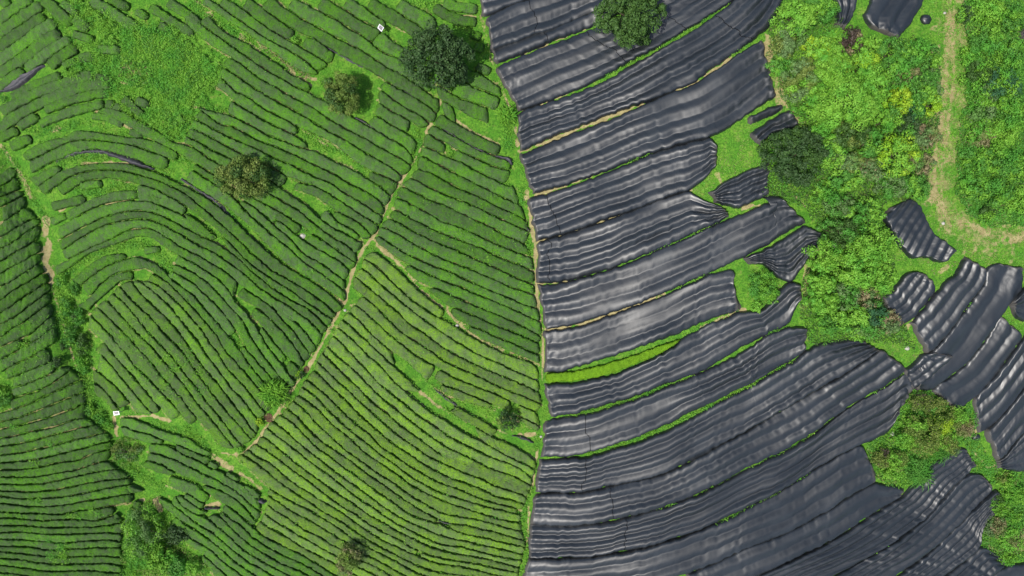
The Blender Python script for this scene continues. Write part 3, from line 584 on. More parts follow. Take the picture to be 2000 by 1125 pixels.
HOLES = [P(s) for s in ("b5 190,390 335,370 375,500 205,545", "p 345,297 368,302 380,322 352,322", "c1 770,440 900,470 1000,560 860,520", "b3 470,240 520,260 580,370 540,400 470,330", "b3 960,390 1000,390 1025,520 990,560",
 "a5 1660,60 1790,110 1930,190 1880,215 1720,150", "b4 0,600 120,690 20,700 0,680", "b0 1050,350 1160,380 1150,490 1050,460", "b1 1140,250 1250,310 1240,360 1100,290", "b1 1210,380 1480,400 1660,560 1800,680 1700,720 1480,560 1240,450",
 "a3 -50,660 90,680 110,800 60,1040 -50,1050", "a3 180,270 280,280 270,360 170,340", "a3 480,350 660,330 680,450 640,560 480,560", "p 500,820 520,826 512,840", "b2 1130,220 1200,240 1190,320 1110,320", "c1 420,230 560,260 620,420 560,420", "c0 220,300 330,330 370,400 300,410 230,380", "c3 640,650 720,700 860,860 700,760", "p 962,805 1010,795 1016,845 970,850", )]
ORD1 = 'zeroth first second third fourth fifth sixth seventh eighth ninth tenth eleventh twelfth thirteenth fourteenth fifteenth sixteenth seventeenth eighteenth nineteenth'.split()
TENS = {20: ('twentieth', 'twenty'), 30: ('thirtieth', 'thirty'), 40: ('fortieth', 'forty')}
def ordinal(n):
    if n < 20: return ORD1[n]
    a = n//10*10; return TENS[a][0] if n == a else TENS[a][1]+'-'+ORD1[n-a]
PROF = np.array([(-1.0, 0.0), (-1.06, 0.30), (-1.06, 0.62), (-1.0, 0.88), (-0.80, 0.97), (-0.40, 0.99), (0, 1.0), (0.40, 0.99), (0.80, 0.97), (1.0, 0.88), (1.06, 0.62), (1.06, 0.30), (1.0, 0.0)])
NH = [0]
def hedge(A, B, material, height, label, group):
    """one clipped hedge between its two long edges A and B (pixel polylines at the height of its top)"""
    L = 0.5*(arclen(A)[-1]+arclen(B)[-1]); n = max(8, int(L/2.6)+1); NH[0] += 1; sd = NH[0]*7
    A = resample(A, n); B = resample(B, n); c = (A+B)/2; d = (B-A)/2
    s = arclen(c); L = s[-1]; hw = np.hypot(d[:, 0], d[:, 1]); r = np.median(hw)
    e = np.minimum(s, L-s); r2 = r*0.55; cap = 0.45+0.55*np.sqrt(np.clip(1-((r2-np.minimum(e, r2))/r2)**2, 0.0, 1))
    hh = height*(0.35+0.65*np.sqrt(np.clip(e/(0.7*r), 0, 1)))
    k = np.ones(n)*cap
    wob = 1 + 0.22*(vn(s/8., s*0+sd, 5)-0.5) - 0.12*(vn(s/34., s*0+sd, 6))
    px = c[:, None, :] + d[:, None, :]*(PROF[None, :, 0]*(k*wob)[:, None])[..., None]
    x, y, z = XY(px[..., 0], px[..., 1], height*0.9)
    rel = PROF[None, :, 1]*hh[:, None]*(1+0.16*(vn(s/20., s*0+sd, 8)-0.5))[:, None]
    j = rng.normal(0, 1, x.shape); m = 0.4+0.6*np.abs(PROF[None, :, 0])
    x = x + 0.055*m*rng.normal(0, 1, x.shape); y = y + 0.055*m*rng.normal(0, 1, x.shape)
    up = PROF[None, :, 1] > 0
    zz = z + np.where(up, rel + 0.045*j + 0.20*(vn(px[..., 0]/6., px[..., 1]/6., 9)-0.5)+0.12*(vn(px[..., 0]/3., px[..., 1]/3., 10)-0.5), -0.12)
    V = np.stack([x, y, zz], -1).reshape(-1, 3); m_ = len(PROF)
    F = grid(n, m_)[:, ::-1]
    caps = []
    for base, fl in ((0, 0), ((n-1)*m_, 1)):
        for i in range(m_//2-1):
            q = [base+i, base+i+1, base+m_-2-i, base+m_-1-i]; caps.append(q if fl else q[::-1])
    F = np.concatenate([F, np.array(caps)])
    cx, cy = x.mean(), y.mean()
    o = mesh('tea_hedge', V, F, material, loc=(cx, cy, terrain(cx, cy)))
    return tag(o, label, 'tea hedge', group)
GAP = 1.45
def inset(A, B):
    n = max(8, int(max(arclen(A)[-1], arclen(B)[-1])/4)); A = resample(A, n, False); B = resample(B, n, False)
    d = B-A; w = np.maximum(np.hypot(d[:, 0], d[:, 1]), 1e-6); g = np.minimum(GAP, w*0.12)
    return A+d*(g/w)[:, None], B-d*(g/w)[:, None]
def strip_rows(a, b):
    """rows between gap lines a and b, trimmed to where both run, split by weedy holes"""
    A, B = LINES[a], LINES[b]
    sa0, da0 = nearest(A, B[0]); sb0, db0 = nearest(B, A[0]); sa1, _ = nearest(A, B[-1]); sb1, _ = nearest(B, A[-1])
    LA, LB = arclen(A)[-1], arclen(B)[-1]
    A2 = cut(A, sa0 if sa0 > 24 else 0, sa1 if LA-sa1 > 24 else LA); B2 = cut(B, sb0 if sb0 > 24 else 0, sb1 if LB-sb1 > 24 else LB)
    A2, B2 = inset(A2, B2)
    n = len(A2); c = (A2+B2)/2; bad = np.zeros(n, bool); w = np.hypot(*(B2-A2).T)
    for h in HOLES: bad |= inside(h, c[:, 0], c[:, 1])
    bad |= (w < 7) | (w > 31)
    out = []; i = 0
    while i < n:
        if not bad[i]:
            j = i
            while j+1 < n and not bad[j+1]: j += 1
            if arclen(c[i:j+1])[-1] > 16: out.append((A2[i:j+1], B2[i:j+1]))
            i = j+1
        else: i += 1
    return out
WIDE = 33
def adj(L): return 'short' if L < 90 else ('long' if L > 300 else '')
for phrase, material, chains in BLOCKS:
    k = 0; grp = 'tea hedges: ' + phrase.split(',')[0].replace('tea hedge ', '')
    for ch in chains:
        names = ch.split()
        for a, b in zip(names[:-1], names[1:]):
            pcs = strip_rows(a, b)
            if not pcs: continue
            k += 1
            for i, (A, B) in enumerate(pcs):
                pre = '' if len(pcs) == 1 else ('upper half of ' if i == 0 else ('lower half of ' if i == len(pcs)-1 else 'middle of '))
                L = arclen((A+B)/2)[-1]
                lab = ' '.join((pre.replace(' half of', '').replace(' of', '') + ' ' + ('part, ' if pre else adj(L)) + ' ' + phrase.format(o=ordinal(k))).split())
                hedge(A, B, material, 0.72, lab, grp)
rows = [(float(r.split(' ', 1)[0]), P(r.split(' ', 1)[1])) for r in SINGLES.strip().split('\n')]
rows.sort(key=lambda q: q[1][:, 1].mean())
kk = {}
for w, c in rows:
    c = resample(c, max(8, int(arclen(c)[-1]/4)), False); tg = np.gradient(c, axis=0); tg /= np.hypot(*tg.T)[:, None]
    nrm = np.stack([-tg[:, 1], tg[:, 0]], 1)*(w/2)
    mx, my = c[:, 0].mean(), c[:, 1].mean()
    if arclen(c)[-1] < 8: continue
    home = ('hedge in the corner wedge above the small black net' if mx < 140 and my < 150 else 'hedge beside the big weed patch' if mx < 400 and my < 300
            else 'hedge stub in the weeds around the black strip' if mx < 400 and my < 520 else 'hedge stub around the dark conifer' if my < 200 else 'hedge stub by the lower dirt strip')
    kk[home] = kk.get(home, 0)+1
    sz = 'small' if arclen(c)[-1] < 60 else 'trimmed'
    hedge(c-nrm, c+nrm, M_TEA, 0.7, f'{sz} tea {home}, {ordinal(kk[home])} from the top', 'tea hedges: '+home)
print('HEDGES', NH[0])
# the one uncovered row among the sheets
o = hedge(P("R3 240,1012 400,1003 520,978 700,920 850,868 980,822"), P("R3 244,1062 400,1052 600,1012 800,935 900,884 984,832"), M_TEA_BRIGHT, 0.7, 'vivid yellow-green uncovered tea hedge lying between two black sheets', None)
o.name = 'uncovered_tea_hedge'
# ================================================================= BLACK SHEETS
NS = [0]
def spl(p, n):
    return resample(p, n)
def sheet(label, top, bot, pitch=21.0, seams=(), across=False, crumple=0.0, height=0.62, name='plastic_sheet', group='black plastic sheets over tea rows', ex=(3.4, 3.4), m=None):
    if group and group.startswith('black'): ex = (ex[0]+0.9, ex[1]+0.9)
    """black plastic laid over rows; top and bottom are its long edges (pixel polylines)"""
    NS[0] += 1; sd = NS[0]*13; rel = 1.0 if not top.startswith(('R5', 'R6')) else 0.6
    T, B = P(top), P(bot); LT = max(arclen(T)[-1], arclen(B)[-1])
    n = max(14, int(LT/3.0)); T = spl(T, n); B = spl(B, n)
    w = np.hypot(*(B-T).T); wm = np.percentile(w, 90); nv = max(10, int(wm/1.7))
    v = np.linspace(0, 1, nv)
    v = 0.5-0.5*np.cos(np.pi*v)*0.35 - (0.5-v)*0.65 if False else v
    s = arclen((T+B)/2); L = s[-1]
    ds = np.minimum(s, L-s)
    # ragged long edges
    nrm = (B-T)/np.maximum(w, 1e-6)[:, None]; T = T-nrm*ex[0]; B = B+nrm*ex[1]
    T = T + nrm*((vn(s/9., s*0+sd, 31)-0.5)*3.2+(vn(s/3.5, s*0+sd, 32)-0.5)*1.6)[:, None]
    B = B + nrm*((vn(s/9., s*0+sd, 33)-0.5)*3.2+(vn(s/3.5, s*0+sd, 34)-0.5)*1.6)[:, None]
    px = T[:, None]*(1-v)[None, :, None] + B[:, None]*v[None, :, None]
    SS = np.repeat(s[:, None], nv, 1); DD = w[:, None]*v[None]
    # ragged ends
    tg = np.gradient((T+B)/2, axis=0); tg /= np.maximum(np.hypot(*tg.T), 1e-6)[:, None]
    er = (np.exp(-SS/7.)*-1+np.exp(-(L-SS)/7.))*(vn(DD/9., DD*0+sd, 35)-0.35)*7.0
    px = px + tg[:, None]*er[..., None]
    dl = np.minimum(DD, w[:, None]-DD); de = np.minimum(SS, L-SS)
    e = np.clip(dl/3.4, 0, 1)**0.7*np.clip(de/2.0, 0, 1)
    pitch = pitch*(1.22 if top.startswith('R6') else 1.08); k = max(1, round(wm/pitch))
    ph = (v[None] if not across else SS/pitch/k)*k + 0.45*(vn(SS/110., DD/60.+sd, 41)-0.5) + 0.05*(vn(SS/40., DD/25.+sd, 42)-0.5)
    amp = (0.22+0.24*vn(SS/80., v[None]*k*0.9+sd, 43))*(1.0 if not top.startswith(('R4', 'R6')) else 0.8)
    hump = (0.6*np.abs(np.sin(np.pi*ph))**0.85+0.4*(0.5-0.5*np.cos(2*np.pi*ph)))*amp*(0.75+0.5*vn(SS*0+sd, v[None]*k*0.8+SS/200., 57))
    a_, d_ = (SS, DD) if not across else (DD, SS)
    q = d_ + 5.0*(vn(a_/45., d_/30.+sd, 44)-0.5)
    f1 = 1-np.abs(2*vn(a_/75., q/7.+sd, 45)-1); f2 = 1-np.abs(2*vn(a_/34., q/3.4+sd, 46)-1)
    fz = vn(a_/110., d_/28.+sd, 47)
    folds = 0.020*f1**2*(1.4*fz)**3 + 0.010*f2**2*(1.3*fz)**3
    cr = np.exp(-de/26.)+crumple
    qa = a_*0.8+d_*0.5
    wr = cr*(0.10*(1-np.abs(2*vn(qa/5., (d_-a_*0.3)/13.+sd, 48)-1))**2+0.05*vn(a_/4., d_/4.+sd, 49))
    q8 = DD+7*(vn(SS/60., DD/40.+sd, 54)-.5); bag = rel*0.20*(vn(SS/62., q8/13.+sd, 50)-0.5)+0.45*(vn(SS/85., DD/50.+sd, 53)-0.5)
    h = 0.03 + e*(height*0.72 + hump + folds + wr + bag)
    x, y, z = XY(px[..., 0], px[..., 1], height)
    edge = (np.minimum(dl, de) < 0.01)
    V = np.stack([x, y, z + np.where(edge, -0.04, h)], -1).reshape(-1, 3)
    uv = np.stack([a_*M_PX+sd, d_*M_PX], -1).reshape(-1, 2)
    F = grid(n, nv)[:, ::-1]
    a = (px[-1, 0]-px[0, 0]); c = (px[0, -1]-px[0, 0])
    if a[0]*c[1]-a[1]*c[0] < 0: F = F[:, ::-1]
    loc = np.array([x.mean(), y.mean(), 0.0]); loc[2] = terrain(loc[0], loc[1])
    o = mesh(name, V, F, m or M_SHEET, uv=uv, loc=loc, attr={'soil': (1.15*np.exp(-de/5.0)+0.3*np.exp(-dl/3.0)).ravel()})
    tag(o, label, 'plastic sheet', group)
    for su in seams:      # the stitched joint where two lengths meet: a thin cord lying across the folds
        i = int(np.clip(su*(n-1), 2, n-3)); js = np.arange(2, nv-2)
        ii = np.clip(i+np.round((vn(js/9., js*0+sd, 51)-0.5)*4+js*0.05).astype(int), 1, n-3)
        lift = 0.03*(vn(js/1.7, js*0.0+sd, 52) > 0.25)
        pts = np.stack([x[ii, js], y[ii, js], z[ii, js]+h[ii, js]+lift-0.008], 1); t = np.stack([x[ii+1, js]-x[ii, js], y[ii+1, js]-y[ii, js], 0*js], 1)
        t /= np.maximum(np.linalg.norm(t, axis=1), 1e-6)[:, None]
        r = 0.05; ring = np.stack([pts-t*r-[0, 0, .05], pts-t*r*0.6+[0, 0, 0.03], pts+t*r*0.6+[0, 0, 0.03], pts+t*r-[0, 0, .05]], 1).reshape(-1, 3)
        q = mesh('seam', ring, grid(len(js), 4)[:, ::-1], M_SEAM, parent=o, loc=loc)
    return o
sheet('black plastic sheet in the top corner against the tea, cut by the top edge', "R1 48,-60 170,-60 300,-100", "R1 58,66 110,68 190,30 270,2 360,-30")
sheet('wide black sheet with a stitched joint, left of the round green tree, topmost whole one'.replace('left of', 'beside'), "R1 85,100 135,72 180,42 280,6 400,-28 560,-80 760,-140 1000,-230", "R1 112,268 200,240 340,188 500,130 720,42 860,-20 1000,-80", seams=(0.27,), ex=(2.0, 3.4))
sheet('narrow black strip just above the first brown gap, ending under the round tree', "R1 112,274 200,246 340,194 500,136 720,48 860,-14 1000,-74", "R1 135,338 190,325 340,262 450,217 600,160 720,112 860,45 1000,-20", seams=(0.33,), ex=(3.4, 1.6))
sheet('black sheet passing beneath the round tree, frayed white creases at its lower end'.replace('lower', 'tea-side'), "R1 143,378 200,340 340,285 450,240 640,172 720,132 850,80 1050,-5 1250,-80", "R1 258,600 330,578 500,518 640,456 740,407 840,347 1000,267 1150,177 1300,87 1440,-8 1520,-60", seams=(0.45, 0.72), ex=(2.3, 2.4))
sheet('long black sheet between two green-edged gaps, reaching the top edge beside the scrub', "R1 255,632 290,607 480,550 640,488 780,425 870,365 1000,300 1150,215 1280,135 1450,2 1600,-100", "R1 265,822 330,797 450,742 600,687 800,607 980,547 1100,497 1220,447 1300,387 1420,307 1519,236 R2 70,180 130,130 195,0 210,-40", seams=(0.80,), ex=(2.4, 2.0))
sheet('smooth grey-sheened black sheet ending in a rounded corner near the scrub path', "R1 268,850 300,838 450,778 600,718 800,645 950,580 1080,515 1230,465 1320,405 1420,335 1519,265 R2 40,242 85,222", "R1 338,1060 450,1030 600,983 780,918 900,868 1010,828 1150,790 1320,748 1450,670 1519,625 R2 80,570 158,522", pitch=25, height=0.6, ex=(2.0, 2.2))
sheet('black sheet fanning out to a rounded end at the pale grass clearing', "R1 315,1092 400,1072 560,1022 720,962 860,907 1000,842 1150,796 1320,756 1345,800", "R3 190,274 250,264 330,238 430,208 600,148 750,98 900,38 1000,6 R1 1200,1040 1300,970 1352,890", seams=(0.1,), pitch=23, ex=(1.8, 2.4))
sheet('black sheet narrowing to a point beside the small clearing, second below the fan end', "R3 200,292 280,272 430,222 600,167 800,87 950,30 1040,6 1065,42 1150,75 1225,108", "R3 193,508 270,510 330,498 430,478 600,428 800,348 1000,263 1150,195 1215,162 1242,135", seams=(0.06,), ex=(2.4, 2.4))
sheet('very long black sheet with a broad crumpled head pushed among the shrubs', "R3 202,528 260,533 380,508 550,463 750,388 1000,283 1215,178 1350,130 1519,50 R4 80,50 165,30 190,60", "R3 238,762 400,742 600,672 830,592 1000,517 1150,452 1350,357 1519,268 R4 150,270 260,205 322,172", pitch=24, ex=(2.4, 2.6))
sheet('torn triangular black sheet with two horns, above the lone bright bush', "R4 -5,385 60,355 150,312 330,198 372,238 435,247", "R4 5,398 90,402 130,440 180,482 245,510 320,400 425,262", crumple=0.6, pitch=16)
sheet('four-sided small black sheet lying on the pale clearing by the dark round tree', "p 1389,378 1430,350 1470,332 1503,321", "p 1394,390 1440,404 1485,386 1501,378", crumple=0.5, pitch=14)
sheet('black sheet with a deeply folded end beside the lone bright bush', "R3 235,787 400,767 600,697 840,612 1000,542 1150,467 1280,440 1245,490", "R3 236,1002 330,1000 450,963 600,918 750,868 950,797 1150,707 1320,655 1325,640", pitch=23, ex=(2.6, 1.7))
sheet('narrow black sheet just under the vivid green row, curling past the lone bush', "R3 234,1072 400,1067 620,1020 800,945 920,884 1010,816 1150,742 1330,667 1410,672 R4 110,640 196,535 272,502 296,540", "R5 268,248 400,233 520,198 700,148 880,78 1000,38 1110,-5 R3 1350,848 1480,788 R4 110,790 230,742 295,600", pitch=20, ex=(1.5, 2.0))
sheet('black sheet with a bright green notch and stitched joint near its tea end', "R5 240,282 330,258 430,252 600,205 780,145 950,75 1130,2 R4 0,892 100,812 230,757 325,765", "R5 216,472 400,464 520,436 640,395 800,340 950,270 1100,197 1250,121 1400,50 R4 0,1078 130,1000 240,945 325,880", seams=(0.15,), pitch=20, ex=(2.0, 2.0))
sheet('black sheet reaching up to the scrub edge, just below the longest green gap', "R5 210,492 350,488 480,474 600,440 750,396 900,338 1050,263 1250,150 1400,75 R4 0,1102 130,1022 260,952 340,887 420,847 560,827 650,836", "R5 190,658 350,663 480,658 560,633 700,608 850,573 1000,508 1150,433 1300,350 R6 0,318 240,185 400,87 550,2 R4 640,935 715,878", seams=(0.12,), pitch=21, ex=(2.0, 3.2))
sheet('black sheet ending in a blunt corner where the grass tongue meets the crumpled heap', "R5 180,692 250,677 450,682 560,652 720,618 850,594 1000,530 1150,450 1300,367 R6 0,338 240,204 400,108 560,15 R4 640,955 735,880", "R5 165,838 300,848 450,843 560,828 700,798 850,757 1000,707 1150,637 1300,560 R6 0,526 200,436 390,316 460,260 600,166 740,91 860,5 R4 870,985", seams=(0.20,), pitch=21, ex=(3.2, 2.6))
sheet('black sheet running up to the curved grass rim of the bush island', "R5 160,857 270,853 400,861 560,844 720,809 900,759 1100,679 1300,580 R6 0,548 200,456 395,336 480,264 600,187 745,107 870,18 895,20 912,100", "R5 150,1018 280,1023 500,1018 650,988 800,968 950,913 1100,868 1280,783 R6 0,746 100,698 250,617 400,517 500,457 640,396 780,335 830,210", seams=(0.22,), pitch=21, ex=(2.6, 3.0))
sheet('black sheet with a broad flat end at the foot of the bush island', "R5 140,1042 270,1037 300,1047 500,1033 700,1003 950,938 1100,883 1300,800 R6 0,768 150,692 300,603 400,538 520,462 640,406 650,470", "R5 100,1250 500,1200 800,1160 1000,1118 1200,1038 1350,965 R6 0,968 150,916 300,846 450,757 600,658 712,602 712,575", pitch=23)
sheet('black sheet with two blunt tongues under the island, cut off by the bottom edge', "R6 -330,1130 -150,1060 0,985 150,932 300,864 450,777 600,682 720,618 760,640 810,632 865,660", "R6 -250,1260 -100,1190 60,1122 200,1057 430,942 560,862 740,752 850,684", pitch=21)
sheet('black sheet climbing past the feathery bush to a rounded head on the grass', "R6 -150,1240 60,1132 220,1062 440,957 570,882 750,767 880,682 950,610 1000,535 1110,475 1180,422 1215,440", "R6 300,1240 480,1122 560,1082 680,1012 800,937 980,807 1080,697 1210,567 1262,510", pitch=23)
sheet('black sheet with a notched round head, last but one before the corner shrubs', "R6 320,1245 500,1132 690,1022 850,922 990,817 1090,707 1215,577 1280,565 1320,605", "R6 660,1245 830,1118 960,1027 1080,917 1230,767 1358,652 1340,620", pitch=21)
sheet('black sheet tapering to an arrow tip against the corner shrubs', "R6 680,1250 850,1128 975,1033 1090,927 1240,777 1370,658 1385,662 1382,700", "R6 940,1240 1080,1122 1200,1037 1280,950 1295,860 1375,765", crumple=0.25, pitch=15)
sheet('short black sheet below the corner shrubs, cut by the bottom edge', "R6 960,1245 1100,1130 1210,1050 1290,966 1350,1000 1412,1045", "R6 1240,1220 1350,1125 1390,1092 1422,1060", pitch=17)
sheet('black sheet scrap in the bottom corner under the shrubs', "R6 1310,1190 1370,1115 1440,1078 1519,1070 1600,1060", "R6 1400,1260 1450,1200 1519,1190 1600,1180", pitch=15)
# the second field, east of the scrub
sheet('small rounded black sheet against the scrub, first of the second sheeted field', "R4 752,605 800,577 845,510 900,450 935,455", "R4 835,750 920,702 1000,612 1043,542 1012,485", crumple=0.2, pitch=16)
sheet('black sheet with a ragged head by the mown grass, second of the second field', "R4 912,742 1000,645 1060,565 1110,505 1170,462 1195,397 1217,383", "R4 985,890 1030,880 1130,752 1220,622 1280,542 1310,492 1303,430", pitch=23)
sheet('broad black sheet with a bulging rounded head at the far end of the pasture track', "R4 935,990 985,930 1030,892 1140,762 1230,642 1315,532 1318,460 1362,410 1402,407", "R4 935,1100 1020,1094 1200,957 1330,797 1390,700 1450,620 1512,545 1513,430", pitch=25)
sheet('crumpled black heap of sheet where the two sheeted fields meet', "R4 866,1000 900,985 945,955 960,915 1020,895", "R4 905,1105 935,1080 985,1040 1060,985 1120,915", crumple=1.2, pitch=13)
sheet('black sheet whose upper end meets the small green pocket at the picture edge', "R6 1027,115 1080,60 R4 1130,1045 1212,982 1340,822 1405,698", "R6 1150,212 1250,148 1320,75 R4 1300,1100 1378,1008 1519,800 1470,775", pitch=23)
sheet('black sheet above the dark bag on the grass neck, cut by the picture edge', "R6 1247,165 1320,90 1390,22 R4 1388,1018 1519,838 1580,760", "R6 1282,334 1340,308 1420,218 1519,92 1590,0", pitch=21)
sheet('black sheet with a rounded foot beside the grass neck, cut by the picture edge', "R6 1322,335 1340,322 1430,228 1519,112 1600,10", "R6 1368,484 1400,478 1450,398 1519,338 1600,250", pitch=21)
sheet('lowest black sheet of the second field, above the corner shrubs', "R6 1382,500 1412,482 1470,402 1519,350 1600,265", "R6 1380,530 1440,535 1519,550 1620,560", pitch=21)
sheet('stub of black sheet at the picture edge inside the small green pocket', "R4 1452,632 1519,562 1600,480", "R4 1456,650 1490,710 1519,720 1620,715", pitch=18)
# lone sheets on the grass
G2 = 'loose black sheets lying on the grass'
sheet('ribbed black sheet lying alone on the grass inside the bend of the track', "R4 800,97 860,60 915,45 965,100 1000,190 1040,250 1100,290 1155,335", "R4 735,135 780,210 850,320 905,380 980,372 1010,380 1080,405 1112,385", across=True, pitch=15, group=G2, ex=(1.0, 1.0))
sheet('large black sheet hanging down from the top edge by the dirt track', "R2 740,-80 690,-10 655,60 638,95 690,150", "R2 1010,-70 970,15 930,90 870,170 822,211", pitch=26, group=G2, ex=(1.0, 1.0))
sheet('small torn black sheet at the top edge with a bunched lower end', "R2 462,-70 485,0 500,65 485,105 492,142", "R2 620,-60 604,20 590,85 562,125 545,146", pitch=18, crumple=0.5, group=G2, ex=(1.0, 1.0))
sheet('thin sliver of black sheet on the grass above the dark round tree', "R2 5,645 60,617 120,587 185,567", "R2 18,679 80,657 150,630 196,590", pitch=12, height=0.4, group=G2, ex=(1.0, 1.0))
sheet('wrinkled black sheet half under the dark round tree', "R2 14,735 60,702 120,662 180,622 243,603", "R2 75,798 100,770 132,732 210,720 290,682", crumple=0.5, pitch=14, group=G2, ex=(1.0, 1.0))
sheet('black sheet cut by the picture edge, up by the weeds east of the track', "R2 1500,170 1519,130 1560,110", "R2 1500,200 1519,240 1560,260", crumple=0.4, pitch=12, group=G2, ex=(1.0, 1.0))
# ---- strips of black net left between tea rows
def net(label, c, w, h=0.10, cr=0.3):
    c = P(c); ws = np.interp(np.linspace(0, 1, 30), np.linspace(0, 1, len(w)), w) if isinstance(w, (list, tuple)) else np.full(30, float(w))
    c = resample(c, 30, False); tg = np.gradient(c, axis=0); tg /= np.hypot(*tg.T)[:, None]; nr = np.stack([-tg[:, 1], tg[:, 0]], 1)*ws[:, None]/2
    a = c-nr; b_ = c+nr; f = lambda q: 'p ' + ' '.join(f'{x:.1f},{y:.1f}' for x, y in q)
    o = sheet(label, f(a), f(b_), pitch=9, crumple=cr, height=h, ex=(0.5, 0.5), name='net_strip', group='strips of black net among the tea rows', m=M_NET); o['category'] = 'net strip'
net('bunched strip of black net at the foot of the corner wedge of hedges', "a0 -40,900 20,880 100,850 190,770 260,740 330,690 410,640", [5, 8, 14, 24, 14, 9, 4], 0.35, 0.8)
net('long curved strip of black net lying between the arching tea rows', "a1 545,575 620,530 720,490 850,475 940,465 1010,475 1100,505 1220,545 1350,590 1500,650", [4, 8, 9, 8, 9, 10, 12, 13, 8, 4], 0.15)
net('tapering strip of black net uphill of the arching rows, near the olive tree', "b1 -30,750 100,830 220,910 300,960 370,1040 450,1110 b2 520,200 640,310 740,400 830,475", [3, 6, 9, 10, 9, 8, 6, 5, 5, 3], 0.15)
net('crinkled dark net strip between two rows above the sheeted field', "c1 805,250 880,295 960,340 1060,395 1130,440 1210,480 1290,512", [4, 6, 6, 5, 7, 7, 4], 0.35, 1.0)
net('knotted end of dark net by the grass verge of the sheets', "c1 1330,520 1420,545 1480,560 1497,600", [4, 7, 12, 6], 0.3, 1.2)
net('scrap of dark net on the pale verge path', "c2 1615,200 1640,225 1665,262", [5, 9, 4], 0.25, 1.0)
net('faded grey net strip at the verge, above the vivid green row', "c3 1560,635 1640,655 1700,680 1755,715", [3, 6, 8, 4], 0.2, 1.0)
net('faded net strip beside the bright grass lens between rows', "c3 745,805 830,865 900,920 970,970", [3, 6, 6, 3], 0.2, .8)
net('short net strip on the bare patch under the small round tree', "c4 1515,350 1590,370 1660,395 1705,422", [4, 7, 7, 4], 0.25, 1.0)
net('small square of folded dark net at the end of the dirt strip', "b4 725,885 755,898 785,915", [9, 10, 8], 0.35, .8)
net('scrap of dark net on the bare hole among the lower rows', "b4 200,965 260,970 335,958", [4, 8, 4], 0.3, 1.0)
net('thin net strip in a gap among the long rows near the fork of two hedges', "c4 1165,610 1210,655 1270,682", [3, 6, 3], 0.2, .6)
net('thin grey net strip low among the horizontal rows', "c5 770,578 840,600 900,612 960,622", [3, 6, 5, 2], 0.2, .6)
net('narrow net strip in the long gap above the olive trees', "b0 1250,365 1330,415 1420,480 1530,540 1700,630 1850,705", [2, 3, 3, 4, 3, 2], 0.15, .4)
net('narrow net strip in the gap below the dark conifer', "c0 440,880 520,930 580,985 600,1000", [2, 5, 5, 2], 0.2, .6)
net('narrow net strip beneath the second olive tree', "b1 1670,155 1740,185 1800,225 1900,275 2000,345", [4, 5, 4, 3, 2], 0.25, .6)
def bag(px, py, r, h, label, mt=M_SHEET):
    x, y, z = XY(px, py, h*0.5); n = 14; m_ = 8
    th = np.linspace(0, 2*np.pi, n, endpoint=False); V = []
    for j in range(m_):
        f = j/(m_-1); rr = r*M_PX*math.sqrt(max(0.02, 1-f**2.2)); k = 1+0.3*(vn(th*2.2, th*0+j*0.8+px, 61)-0.5)
        V.append(np.stack([x+rr*k*np.cos(th)*1.1, y+rr*k*np.sin(th), z-0.03+0*th+h*f*(1+0.2*(vn(th*1.7, th*0+j, 62)-.5))], 1))
    V = np.concatenate(V); F = []
    for j in range(m_-1):
        for i in range(n): F.append((j*n+i, j*n+(i+1) % n, (j+1)*n+(i+1) % n, (j+1)*n+i))
    for i in range(1, n//2): F.append(((m_-1)*n+i-1, (m_-1)*n+i, (m_-1)*n+n-1-i, (m_-1)*n+n-i) if i > 1 else ((m_-1)*n, (m_-1)*n+1, (m_-1)*n+n-2, (m_-1)*n+n-1))
    o = mesh('black_bundle' if mt is M_SHEET else 'stone', V, np.array(F), mt, loc=(x, y, z), uv=V[:, :2])
    return tag(o, label, 'bundle' if mt is M_SHEET else 'stone')
bag(1810, 37, 9, 0.6, 'round bundle of black plastic on the grass by the dirt track')
bag(1908, 854, 7, 0.5, 'round black bundle on the narrow grass neck by the bush island')
bag(1989, 40, 6, 0.5, 'small black bundle at the picture edge among the weeds')
for px, py, r, l in ((1744, 847, 4.5, 'white stone on the grass rim of the bush island'), (1773, 680, 4, 'white stone on the grass tongue above the crumpled heap'), (591, 461, 5, 'pale flat stone in the weeds among the tea rows'),
                     (893, 636, 3.2, 'small white stone at the end of the dirt strip between rows'), (891, 899, 2.8, 'small white stone in a gap among the long rows'), (1843, 436, 3, 'white stone on the verge of the track bend'),
                     (1846, 25, 2.5, 'small white stone on the dirt track near the top'), (1057, 853, 2.5, 'small white stone at the sheet edge below the round tree'), (674, 606, 2.8, 'small pale stone at the footpath fork')):
    bag(px, py, r, 0.25, l, M_STONE)
